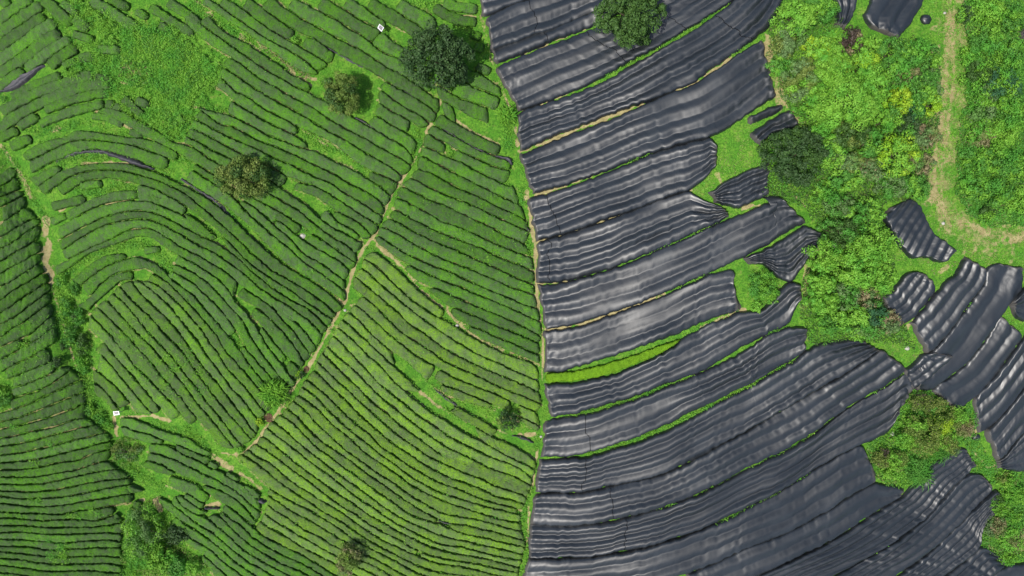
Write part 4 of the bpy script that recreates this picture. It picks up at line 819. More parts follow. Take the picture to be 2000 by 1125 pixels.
# ---- tilted solar panels on poles
def panel(corners, label, h=1.7):
    c = P(corners); mx, my = c.mean(0); x0, y0, z0 = XY(mx, my, h)
    t = empty('solar_lamp', (x0, y0, z0)); tag(t, label, 'solar panel', 'solar insect lamps in the tea')
    X, Y, Z = XY(c[:, 0], c[:, 1], h); Zt = z0+h+(np.arange(4) < 2)*0.10
    def slab(name, k, zo, th, m):
        cx, cy = X.mean(), Y.mean(); x = cx+(X-cx)*k; y = cy+(Y-cy)*k
        V = np.concatenate([np.stack([x, y, Zt+zo], 1), np.stack([x, y, Zt+zo+th], 1)])
        F = [(3, 2, 1, 0), (4, 5, 6, 7)]+[(i, (i+1) % 4, 4+(i+1) % 4, 4+i) for i in range(4)]
        F = np.array(F); a = V[5]-V[4]; b_ = V[6]-V[5]
        if a[0]*b_[1]-a[1]*b_[0] < 0: F = F[:, ::-1]
        mesh(name, V, F, m, parent=t, smooth=False, loc=(x0, y0, z0))
    slab('frame', 1.0, 0, 0.04, M_WHITE); slab('cell_plate', 0.70, 0.042, 0.01, M_CELL)
    for f in (0.28, 0.5, 0.72):       # pale bars across the cells
        a = np.array([X, Y, Zt]).T; p0 = a[0]*(1-f)+a[3]*f; p1 = a[1]*(1-f)+a[2]*f; m0 = p0*.8+p1*.2; m1 = p0*.2+p1*.8; d = (a[3]-a[0])*0.022
        V = np.array([m0-d, m1-d, m1+d, m0+d]); V = np.concatenate([V+[0, 0, .048], V+[0, 0, .066]])
        mesh('cell_bar', V, np.array([(3, 2, 1, 0), (4, 5, 6, 7)]+[(i, (i+1) % 4, 4+(i+1) % 4, 4+i) for i in range(4)]), M_CELLLINE, parent=t, smooth=False, loc=(x0, y0, z0))
    th = np.linspace(0, 2*np.pi, 8, endpoint=False); r = 0.05
    V = np.concatenate([np.stack([x0+r*np.cos(th), y0+r*np.sin(th), 0*th+z0+z], 1) for z in (-0.1, h)])
    mesh('pole', V, np.array([(i, (i+1) % 8, 8+(i+1) % 8, 8+i) for i in range(8)]), M_STEEL, parent=t, loc=(x0, y0, z0))
    V = np.concatenate([np.stack([x0+0.12*np.cos(th), y0+0.12*np.sin(th), 0*th+z0+z], 1) for z in (0.9, 1.35)])
    mesh('lamp_body', V, np.array([(i, (i+1) % 8, 8+(i+1) % 8, 8+i) for i in range(8)]), M_STEEL, parent=t, loc=(x0, y0, z0))
panel("c0 207,236 252,272 226,312 186,274", 'white-framed solar panel on a pole beside the dark conifer')
panel("a4 1110,516 1160,514 1169,550 1118,556", 'white-framed solar panel on a pole at the foot of the ditch-bend block')
# ================================================================= TREES AND SHRUBS
def leaf_quads(C, N, size, aspect=0.6):
    """one small bent-free leaf face per centre, turned to its normal with a random spin"""
    n = len(C); N = N/np.maximum(np.linalg.norm(N, axis=1), 1e-6)[:, None]
    r = rng.normal(0, 1, (n, 3)); a = np.cross(N, r); a /= np.maximum(np.linalg.norm(a, axis=1), 1e-6)[:, None]; b_ = np.cross(N, a)
    size = np.asarray(size)*np.ones(n); l = a*size[:, None]*0.5; w = b_*(size*aspect)[:, None]*0.5
    V = np.stack([C-l, C-w+l*0.1, C+l, C+w+l*0.1], 1).reshape(-1, 3)
    return V, np.arange(n*4).reshape(-1, 4)
def limb(p0, p1, r0, r1, n=6):
    p0 = np.array(p0, float); p1 = np.array(p1, float); d = p1-p0; d /= np.linalg.norm(d)
    a = np.cross(d, [0.3, 0.9, 0.1]); a /= np.linalg.norm(a); b_ = np.cross(d, a); th = np.linspace(0, 2*np.pi, n, endpoint=False)
    ring = np.cos(th)[:, None]*a+np.sin(th)[:, None]*b_
    V = np.concatenate([p0+ring*r0, (p0+p1)/2+ring*(r0+r1)/2, p1+ring*r1])
    F = np.array([(k*n+i, k*n+(i+1) % n, (k+1)*n+(i+1) % n, (k+1)*n+i) for k in range(2) for i in range(n)])
    return V, F
def join(parts):
    Vs, Fs, o = [], [], 0
    for V, F in parts: Vs.append(V); Fs.append(F+o); o += len(V)
    return np.concatenate(Vs), np.concatenate(Fs)
def plant(px, py, rx, ry, h, pal, label, name='shrub', cat=None, group=None, leaf=0.26, cover=3.4, clump=0.30, pal2=None, mixf=0.25, cone=False, trunk=True, gaps=0.0, rough=0.35):
    """trunk with limbs and a crown of leaf clumps; the crown's centre shows at px, py and it is rx by ry pixels in half size"""
    kz = 0.62
    x, y, z = XY(px, py, h*kz); a = rx*M_PX*(1-h*kz/HC); b_ = ry*M_PX*(1-h*kz/HC); R = math.sqrt(a*b_)
    t = empty(name, (x, y, z)); tag(t, label, cat or name.replace('_', ' '), group)
    rc = max(0.28, clump*R); nc = max(7, int(3.4*(R/rc)**2))
    u = rng.uniform(0, 1, nc); ph = rng.uniform(0, 2*np.pi, nc); rr = np.sqrt(u)
    lump = 0.80+0.34*(vn(np.cos(ph)*2.2+px, np.sin(ph)*2.2+py, 71)-0.15)
    rr = rr*lump*(1-0.6*rc/R)
    if cone: top = 1-rr*0.95
    else: top = np.sqrt(np.clip(1-(rr/1.08)**2, 0.02, 1))
    cz = h*(0.34+0.58*top)-rc*0.5 + rng.normal(0, 0.06*h, nc)*(1 if not cone else 0.5)
    cc = np.stack([x+a*rr*np.cos(ph), y+b_*rr*np.sin(ph), z+cz], 1)
    low = rng.uniform(0, 1, nc) < 0.30; cc[low, 2] = z+h*rng.uniform(0.15, 0.5, low.sum())
    crs = rc*rng.uniform(0.7, 1.25, nc)
    tot = int(cover*math.pi*a*b_/(leaf*leaf*0.34))
    idx = rng.integers(0, nc, tot)
    d = rng.normal(0, 1, (tot, 3)); d[:, 2] = np.abs(d[:, 2])*1.1-0.25; d /= np.linalg.norm(d, axis=1)[:, None]
    rad = crs[idx]*(0.62+0.42*rng.uniform(0, 1, tot)); C = cc[idx]+d*rad[:, None]
    Nn = d+rng.normal(0, rough, (tot, 3))
    C[:, 2] = np.maximum(C[:, 2], z+0.05)
    if gaps: k = vn(C[:, 0]*1.6, C[:, 1]*1.6, 77) > gaps; C, Nn = C[k], Nn[k]
    sz = leaf*rng.uniform(0.7, 1.35, len(C))
    if pal2:
        s2 = vn(cc[:, 0]*0.9+5, cc[:, 1]*0.9, 78) > 1-mixf-0.2; s2 = s2[idx] if not gaps else s2[idx][k]
        s2 = s2 & (rng.uniform(0, 1, len(C)) < 0.9)
    else: s2 = np.zeros(len(C), bool)
    for nm, mk, pl in (('crown', ~s2, pal), ('crown', s2, pal2)):
        if mk.sum() > 3:
            V, F = leaf_quads(C[mk], Nn[mk], sz[mk]); mesh(nm, V, F, LEAF[pl], parent=t, smooth=False, loc=(x, y, z))
    if trunk:
        tr = 0.05*R+0.04; parts = [limb((x, y, z-0.2), (x+.05*R, y+.03*R, z+h*0.62), tr, tr*0.5)]
        for q in rng.choice(nc, min(6, nc), replace=False):
            parts.append(limb((x+.02*R, y, z+h*rng.uniform(0.2, 0.45)), cc[q]-[0, 0, 0.2*rc], tr*0.45, tr*0.15, 5))
        V, F = join(parts); mesh('trunk', V, F, M_BARK, parent=t, loc=(x, y, z))
    return t
# ---- trees in the tea and over the sheets
plant(856, 110, 69, 60, 8.0, 'dark', 'big dark conifer standing in the tea near the sheeted field', 'conifer_tree', 'tree', leaf=0.34, cover=7, clump=0.15, rough=0.5)
plant(668, 185, 39, 42, 4.6, 'olive', 'olive-brown round tree uphill of the weedy clearing in the tea', 'round_tree', 'tree', clump=0.2, leaf=0.22, cover=6, pal2='deep', mixf=0.1)
plant(478, 347, 62, 45, 4.2, 'olive', 'wide dark olive tree among the arching tea rows', 'spreading_tree', 'tree', clump=0.20, leaf=0.26, pal2='deep', mixf=0.25, cover=4.2)
plant(1232, 26, 66, 60, 7.0, 'deep', 'round green tree standing over the black sheets at the top edge', 'round_tree', 'tree', clump=0.14, leaf=0.3, cover=7)
plant(1553, 303, 58, 57, 6.0, 'dark', 'dense dark green round tree at the scrub edge by the clearing', 'round_tree', 'tree', clump=0.14, leaf=0.28, cover=4.5, pal2='deep', mixf=0.25)
plant(990, 820, 23, 25, 3.0, 'dark', 'small round dark tree on the grass patch near the verge', 'small_tree', 'tree', clump=0.25, leaf=0.22, pal2='olive', mixf=0.3, cover=2.6)
plant(681, 1094, 29, 31, 4.0, 'olive', 'thin olive-brown tree among the lowest tea rows at the bottom edge', 'small_tree', 'tree', clump=0.22, leaf=0.22, pal2='brown', mixf=0.35, cover=3)
plant(246, 884, 40, 36, 1.8, 'sage', 'sparse brownish shrub over the ditch below the lower panel', 'shrub', None, clump=0.2, leaf=0.18, cover=1.2, pal2='olive', mixf=0.4, gaps=0.35)
plant(276, 1040, 44, 60, 3.6, 'sage', 'tall pale dry-leaved tree by the ditch at the bottom', 'pale_tree', 'tree', clump=0.2, leaf=0.22, cover=2.4, pal2='lime', mixf=0.35, gaps=0.2)
plant(312, 1088, 34, 34, 2.6, 'lime', 'lime green shrub at the foot of the pale dry tree', 'shrub', None, clump=0.24, pal2='bright', mixf=0.4)
plant(345, 1108, 30, 30, 2.6, 'mid', 'mid green shrub between the lime shrub and the round bush', 'shrub', None, clump=0.28)
plant(377, 1109, 16, 17, 2.4, 'lime', 'small ball-shaped lime bush at the bottom beside the tea', 'shrub', 'bush', clump=0.3, leaf=0.2)
plant(345, 1045, 30, 22, 1.6, 'dark', 'dark low shrub in the shade beside the pale dry tree', 'shrub', None, clump=0.3)
plant(508, 824, 9, 9, 1.1, 'yellow', 'small round yellow bush beside a pit on the footpath', 'small_bush', 'bush', leaf=0.16, clump=0.3)
plant(586, 732, 10, 9, 1.0, 'yellow', 'little yellow bush where the footpath widens', 'small_bush', 'bush', leaf=0.16, clump=0.3, pal2='dark', mixf=0.2)
plant(468, 878, 9, 9, 0.9, 'lime', 'little lime bush at the lower end of the footpath', 'small_bush', 'bush', leaf=0.16, clump=0.3)
plant(1487, 556, 30, 32, 2.2, 'mid', 'lone bright bush in the grass pocket between sheet ends', 'shrub', 'bush', clump=0.22, leaf=0.2, pal2='bright', mixf=0.3, cover=3)
plant(1478, 600, 12, 12, 1.4, 'lime', 'little lime bush at the foot of the lone bright bush', 'small_bush', 'bush', leaf=0.18, clump=0.35)
plant(1508, 580, 15, 18, 1.6, 'bright', 'low fresh green bush hugging the lone bright bush', 'small_bush', 'bush', leaf=0.18, clump=0.3)
plant(575, 80, 9, 11, 0.9, 'bright', 'tall fresh weed clump breaking a tea row near the top', 'weed_clump', 'weed', leaf=0.25, clump=0.4, trunk=False, cover=1.8)
def fronds(px, py, r, h, n, pal, label, name='frond_bush', lw=0.11, seg=5):
    """a tussock of long arching blades"""
    x, y, z = XY(px, py, h*0.5); t = empty(name, (x, y, z)); tag(t, label, 'bush'); parts = []
    for i in range(n):
        th = rng.uniform(0, 2*np.pi); L = r*M_PX*rng.uniform(0.45, 1.08); hh = h*rng.uniform(0.5, 1.05); f = np.linspace(0, 1, seg)
        cx = x+math.cos(th)*(L*f)*0.8+rng.normal(0, 0.22*r*M_PX); cy = y+math.sin(th)*(L*f)*0.8+rng.normal(0, 0.22*r*M_PX); cz = z+0.05+hh*np.sin(np.pi*(0.08+0.72*f))
        w = lw*np.sin(np.pi*(0.15+0.83*f))*rng.uniform(0.7, 1.3); nx_, ny_ = -math.sin(th), math.cos(th)
        V = np.stack([np.stack([cx-nx_*w/2, cy-ny_*w/2, cz-0.03], 1), np.stack([cx, cy, cz+0.02], 1), np.stack([cx+nx_*w/2, cy+ny_*w/2, cz-0.03], 1)], 1).reshape(-1, 3)
        parts.append((V, grid(seg, 3)))
    V, F = join(parts); mesh('blades', V, F, LEAF[pal], parent=t, smooth=False, loc=(x, y, z))
    return t
plant(537, 766, 30, 30, 1.6, 'bright', 'leafy heart of the bright bush beside the lower footpath', 'shrub', 'bush', clump=0.2, leaf=0.22, trunk=False, cover=2.5)
fronds(535, 768, 34, 1.9, 420, 'bright', 'feathery bright green frond bush beside the lower footpath')
fronds(988, 226, 24, 1.6, 200, 'bright', 'bright fern-like bush on the verge touching the black sheets')
plant(1790, 918, 32, 28, 1.5, 'mid', 'dense green bush beneath the feathery fronds at the island foot', 'shrub', 'bush', clump=0.2, leaf=0.2, trunk=False, cover=2.5)
fronds(1795, 922, 32, 1.7, 330, 'mid', 'feathery green frond bush hanging over the sheets at the island foot', lw=0.09)
fronds(1838, 882, 24, 1.6, 160, 'mid', 'small feathery bush on the island rim above a blunt sheet end', lw=0.09)
fronds(1622, 75, 20, 2.2, 90, 'bright', 'palm-like plant with long leaves near the scrub top', lw=0.22)
# ---- soil pits on the footpath
for px, py, r, l in ((525, 816, 8, 'dark round pit of turned soil beside the yellow bush'), (598, 721, 5, 'small dark soil pit beside the little yellow bush on the path')):
    x, y, z = XY(px, py); n = 18; th = np.linspace(0, 2*np.pi, n, endpoint=False); V = []
    for f, dz in ((1.15, 0.0), (1.0, 0.12), (0.75, 0.07), (0.35, 0.04), (0.05, 0.035)):
        k = 1+0.25*(vn(th*1.5, th*0+px, 81)-0.5); V.append(np.stack([x+r*M_PX*f*k*np.cos(th), y+r*M_PX*f*k*np.sin(th), 0*th+z+dz], 1))
    F = [(j*n+i, j*n+(i+1) % n, (j+1)*n+(i+1) % n, (j+1)*n+i) for j in range(4) for i in range(n)]
    tag(mesh('soil_pit', np.concatenate(V), np.array(F), M_SOIL, loc=(x, y, z)), l, 'pit')
# ---- ditch side bushes
GD = 'bushes along the weedy ditch'
for r in """122,545,14,18,1.3,mid,fresh bush at the upper end of the ditch thicket
140,565,16,20,1.4,mid,bush in the ditch thicket just below its upper end
128,600,15,24,1.5,mid,outer bush of the ditch thicket facing the shaded rows
152,618,14,26,1.7,deep,dark inner bush of the ditch thicket against the clipped rows
140,655,16,26,1.6,mid,middle bush of the ditch thicket
162,672,14,28,1.8,deep,second dark inner bush of the ditch thicket
160,712,15,22,1.4,bright,bright lower bush of the ditch thicket
175,800,13,16,0.9,bright,small bush on the ditch opposite the lower panel
195,815,15,14,0.9,mid,low bush on the ditch beside the lower panel
212,832,13,10,0.8,bright,little bush at the ditch bend under the lower panel
126,672,12,16,1.2,dark,dark bush on the shaded bank of the ditch
112,706,12,14,1.1,dark,dark bush at the ends of the shaded rows by the ditch
0,775,20,26,1.1,bright,bright weed bush at the picture edge among the shaded rows
46,672,16,9,0.8,mid,weed bush swallowing a gap between shaded rows
118,1075,14,20,0.8,bright,weed bush growing through the lowest horizontal rows
98,1082,10,12,0.7,mid,smaller weed bush beside the one in the lowest horizontal rows""".split('\n'):
    v = r.split(',', 6); plant(*[float(q) for q in v[:5]], v[5], v[6], 'bush', None, GD, leaf=0.2, clump=0.25, trunk=False, pal2='mid' if v[5] != 'mid' else 'bright', cover=2.6)
# ---- the scrub between the fields
GS = 'shrubs of the scrub between the two sheeted fields'
SCRUB = """1552,36,32,28,2.6,lime,pale,big pale lime shrub at the top of the scrub beside the sheet ends
1545,68,26,22,1.8,sage,mid,grey-green shrub below the topmost pale lime shrub
1528,90,24,22,1.6,sage,olive,dull olive shrub at the sheet corner by the sandy strip
1594,92,24,24,2.2,yellow,lime,yellow shrub in the upper scrub
1600,22,30,22,2.0,mid,bright,green shrub by the small torn sheet at the top
1618,116,30,24,2.2,bright,lime,bright shrub right under the yellow one
1663,78,19,24,1.6,purple,brown,dark purple-brown shrub under the small torn sheet
1694,96,22,20,2.0,bright,lime,bright bush just below the purple-brown shrub
1738,104,28,22,2.2,bright,mid,bright bush under the large hanging sheet
1690,128,24,26,2.4,yellow,lime,yellowish bush in the scrub below the hanging sheet
1565,148,30,28,2.0,olive,sage,dull brownish green shrub above the big lime tree
1522,128,18,18,1.4,bright,mid,small bright shrub near the sandy strip
1558,178,22,18,1.8,lime,sage,lime shrub on the sandy edge beside the big lime tree
1627,158,34,32,3.0,bright,lime,domed bright shrub touching the big lime tree
1692,170,30,34,3.2,lime,bright,tall yellow-lime tree in the middle of the scrub
1645,205,46,44,3.8,lime,bright,biggest lime tree of the scrub
1598,205,28,30,2.6,bright,lime,round bright tree just uphill of the dark round tree
1690,215,24,22,2.4,lime,bright,lime bush behind the biggest lime tree
1745,140,28,24,2.0,mid,bright,mid green bush in the upper scrub toward the track
1795,110,32,26,1.6,mid,bright,broad low shrub by the track, near the round bundle
1790,178,28,28,2.2,bright,mid,bright domed bush beside the dirt track
1818,165,18,24,1.6,mid,sage,leafy bush on the very edge of the dirt track
1770,150,22,20,1.6,sage,brown,greyish bush with dry twigs near the track
1752,198,24,24,2.0,yellow,bright,yellow-green bush behind the track bush
1780,218,20,18,1.6,blue,mid,bluish dark bush in the scrub by the track
1812,205,22,18,1.8,yellow,lime,small yellow shrub at the narrowest part of the track
1730,235,24,22,2.0,bright,mid,bright bush between the lime tree and the track
1770,245,22,22,1.6,dark,mid,dark low bush behind the bluish one
1655,262,36,24,2.2,deep,olive,dark olive shrub under the biggest lime tree
1613,256,24,22,2.0,bright,lime,bright bush between dark round tree and olive shrub
1695,280,24,24,1.8,mid,bright,green bush below the olive shrub
1751,300,34,34,3.0,yellow,lime,vivid yellow tree standing over the lower scrub
1620,300,26,24,1.8,mid,lime,soft green bush beside the dark round tree
1655,318,24,20,1.4,olive,sage,dull shrub below the dark olive shrub
1700,330,26,20,1.2,brown,sage,dry brown twiggy bush beside the yellow tree
1795,320,24,18,1.0,brown,sage,dry straw-coloured bush on the track side
1806,265,26,20,1.0,sage,brown,dry pale shrub by the track, below the small yellow one
1650,350,28,20,1.4,mid,lime,low green bush in the lower scrub
1740,360,30,22,1.2,mid,sage,low sprawling bush under the yellow tree
1790,365,24,22,1.2,mid,bright,low bush at the inner side of the track bend
1610,375,22,18,0.9,bright,mid,low grassy bush near the crumpled sheet head
1640,455,30,26,2.2,deep,mid,dark green shrub beside the torn triangle sheet
1690,420,30,26,1.8,mid,lime,soft bush in the neck of the scrub
1640,405,26,20,1.4,sage,mid,dull bush above the dark shrub in the neck
1705,482,36,34,2.8,lime,bright,large lime shrub facing the ribbed sheet
1670,520,38,36,3.0,lime,bright,large yellow-lime shrub in the lower scrub
1612,500,28,26,2.4,bright,lime,bright rounded bush near the triangle sheet tip
1600,555,24,22,2.4,bright,lime,domed bright bush lowest on the sandy side
1605,590,26,24,2.2,bright,lime,domed bush just above the sheet corner
1645,575,28,26,2.0,mid,sage,mixed green bush amid the lower scrub
1715,545,30,28,2.0,lime,bright,lime bush near the small rounded sheet
1690,580,22,22,1.6,sage,brown,greyish bush with pale twigs in the lower scrub
1706,612,22,20,1.6,blue,mid,dark bluish bush by the small rounded sheet
1660,620,32,24,1.8,mid,lime,dotted dark bush over the sheet edge
1625,632,26,20,1.4,bright,mid,low bush above the curved sheet top
1695,640,28,20,1.4,sage,mid,lowest dull bush of the scrub
1735,630,20,22,1.2,sage,brown,greyish bush under the small rounded sheet
1678,658,12,9,0.9,lime,bright,tiny lime bush hanging over a sheet top""".split('\n')
for r in SCRUB:
    v = r.split(',', 7); px, py, rx, ry, h = [float(q) for q in v[:5]]
    plant(px, py, rx*1.25, ry*1.25, h*2.1, v[5], v[7], 'shrub', None, GS, leaf=0.25, clump=0.22 if rx > 26 else 0.26, pal2=v[6] if v[6] in LEAF else None, mixf=0.3, cover=3.6, rough=0.22)
GE = 'shrubs east of the dirt track'
for r in """1886,28,16,16,1.2,dark,small dark bush at the track edge near the top
1925,20,34,26,1.4,lime,yellow-green bush at the top east of the track
1975,35,30,28,1.5,bright,bright bush at the top by the picture edge
1930,80,32,30,1.4,mid,wide green bush beside the bare patch of the track
1975,110,30,32,1.6,bright,bright tall weeds bush at the edge, upper part
1915,150,28,30,1.2,deep,dark green bush mid-way along the track
1960,165,34,30,1.5,blue,bluish green bush at the edge
1920,210,26,28,1.2,sage,greyish bush with dry stems east of the track
1975,215,30,28,1.4,mid,leafy bush at the edge below the bluish one
1915,265,26,24,1.0,brown,dry brownish bush east of the track
1960,262,34,24,1.3,lime,lime bush beside the dry brownish one
1905,310,26,26,1.1,mid,green bush on the outer curve of the track
1955,315,34,30,1.4,bright,bright bush above the track bend
1990,330,24,30,1.2,mid,green bush at the edge above the track bend
1905,360,26,24,1.0,bright,low bright bush close to the track bend
1945,375,34,28,1.3,bright,broad bright bush nearest the track bend
1985,390,24,26,1.1,lime,lime bush at the edge by the track bend
1930,418,18,14,1.0,deep,dark small bush touching the track bend
1890,110,14,20,0.8,lime,low lime weeds bush lining the track""".split('\n'):
    v = r.split(',', 6); plant(float(v[0]), float(v[1]), float(v[2])*1.1, float(v[3])*1.1, float(v[4])*1.7, v[5], v[6], 'shrub', None, GE, leaf=0.24, clump=0.24, pal2='bright' if v[5] != 'bright' else 'mid', mixf=0.35, cover=2.8, rough=0.35, trunk=False)
GI = 'bushes of the island between black sheets'
for r in """1800,785,26,20,1.6,purple,dark reddish bush at the head of the island
1832,792,20,18,1.4,mid,green bush at the head of the island
1785,830,26,22,2.0,olive,dark olive bush on the island by the white stone
1830,830,32,26,2.2,yellow,yellow-green bush in the middle of the island
1865,815,26,24,1.6,olive,dull bush on the island toward the grass neck
1765,862,22,20,1.8,bright,bright bush on the island below the white stone
1805,868,30,26,2.2,lime,lime bush in the lower island
1845,860,26,22,1.8,lime,pale lime bush beside the middle of the island
1722,895,18,24,1.2,purple,reddish brown bush at the far tip of the island
1752,900,22,22,1.6,olive,dark bush next to the reddish tip bush
1745,925,22,16,1.0,bright,low bright bush at the island tip edge
1885,835,20,22,1.0,brown,dry brown bush by the narrow grass neck
1862,880,14,12,1.2,sage,pale small bush hanging over the sheet head""".split('\n'):
    v = r.split(',', 6); plant(*[float(q) for q in v[:4]], float(v[4])*1.7, v[5], v[6], 'shrub', 'bush', GI, leaf=0.2, clump=0.2, pal2={'purple': 'olive', 'olive': 'lime', 'bright': 'lime'}.get(v[5], 'olive'), mixf=0.35, cover=2.6, rough=0.6, trunk=False)
GC = 'shrubs in the bottom corner'
for r in """1965,938,24,16,1.4,olive,dark-leaved shrub at the top of the corner thicket
1985,965,24,26,1.8,bright,bright shrub at the picture edge of the corner thicket
1955,985,22,26,1.4,deep,dark green shrub against the notched sheet
1945,1030,24,28,1.4,sage,pale speckled shrub against the arrow-tip sheet
1975,1055,28,26,1.4,lime,dry lime shrub beside the bare soil
1968,1090,22,16,0.9,bright,low bright shrub above the bottom sheet scrap
1985,1010,20,18,1.0,mid,low shrub above the bare soil at the edge""".split('\n'):
    v = r.split(',', 6); plant(*[float(q) for q in v[:5]], v[5], v[6], 'shrub', None, GC, leaf=0.2, clump=0.2, pal2='brown' if v[5] in ('sage', 'lime') else 'bright', mixf=0.3, cover=2.4, rough=0.6, trunk=False)

# ================================================================= WEEDS, GRASS, UNDERGROWTH
acc = {}
def scatter(kind, pts, size, hmax, base=0.0, rough=0.8, aspect=0.55):
    n = len(pts)
    if n == 0: return
    dz = base+hmax*rng.uniform(0.05, 1, n)**1.3*(0.35+1.1*vn(pts[:, 0]/14., pts[:, 1]/14., 91))
    x, y, z = XY(pts[:, 0], pts[:, 1], dz); C = np.stack([x, y, z+dz], 1)
    N = np.stack([rng.normal(0, rough, n), rng.normal(0, rough, n), np.ones(n)], 1)
    V, F = leaf_quads(C, N, size*(0.92 if kind != 'grass' else 0.62)*rng.uniform(0.5, 1.5, n), aspect*0.8)
    acc.setdefault(kind, []).append((V, F))
def in_poly(poly, dens, edge=6):
    lo, hi = poly.min(0), poly.max(0); n = int(1.6*dens*(hi-lo).prod()); q = rng.uniform(lo, hi, (n, 2))
    j = (np.stack([vn(q[:, 0]/9, q[:, 1]/9, 92), vn(q[:, 0]/9, q[:, 1]/9, 93)], 1)-0.5)*edge*2
    return q[inside(poly, q[:, 0]+j[:, 0], q[:, 1]+j[:, 1])]
def in_band(c, w, dens):
    L = arclen(c)[-1]; n = int(1.6*dens*L*w); c2 = resample(c, max(6, int(L/3)), False); tg = np.gradient(c2, axis=0); tg /= np.hypot(*tg.T)[:, None]
    i = rng.integers(0, len(c2), n); o = rng.normal(0, 0.36, n)*w
    return c2[i]+np.stack([-tg[i, 1], tg[i, 0]], 1)*o[:, None]+rng.normal(0, 1.5, (n, 2))
def patchy(q, s, thr, seed=94): return q[vn(q[:, 0]/s, q[:, 1]/s, seed) > thr]
BIGWEED = P("a0 700,0 860,30 1000,140 1150,250 1350,290 1500,270 1700,290 1850,420 b0 120,470 230,570 310,650 310,840 240,890 a0 1900,950 a1 1800,330 1700,380 1450,220 1200,60 1130,-20 1040,-100 1080,-190 950,-290 600,-280 640,-360 900,-420 900,-560 1150,-600 1000,-700 850,-780 700,-900")
scatter('weeds', in_poly(BIGWEED, 0.30), 0.26, 0.55); scatter('weeds', patchy(in_band(np.concatenate([BIGWEED, BIGWEED[:1]]), 26, 0.30), 9, 0.45), 0.25, 0.4, base=0.5); scatter('dark_weeds', patchy(in_poly(BIGWEED, 0.22), 16, 0.55), 0.26, 0.6)
scatter('dry_grass', patchy(in_poly(P("a0 1150,600 1450,600 1450,800 1150,830"), 0.2), 9, 0.5), 0.3, 0.3)
LOWC = P("a5 1250,480 1400,430 1560,520 1640,700 1720,800 1800,860 2000,1000 b5 240,960 220,1140 a5 1150,1140 1200,900")
scatter('weeds', in_poly(LOWC, 0.3), 0.26, 0.8); scatter('straw', patchy(in_poly(LOWC, .2), 18, .5), 0.22, 0.9); scatter('dark_weeds', patchy(in_poly(LOWC, .2), 15, .5), 0.26, .8)
for s_, w_ in (("a5 280,400 400,390", 9), ("a5 650,545 720,530 780,560", 7), ("a5 880,480 960,500 975,540", 8), ("a5 470,890 500,960 540,980", 10), ("a5 600,820 610,900 640,990", 14), ("a5 460,740 490,790", 8), ("a4 290,1010 370,1030", 8), ("a5 60,510 80,530", 8), ("a4 100,670 160,690", 9), ("a4 490,830 510,900", 5)):
    scatter('weeds', in_band(P(s_), w_, 0.55), 0.26, 0.4, base=0.55)
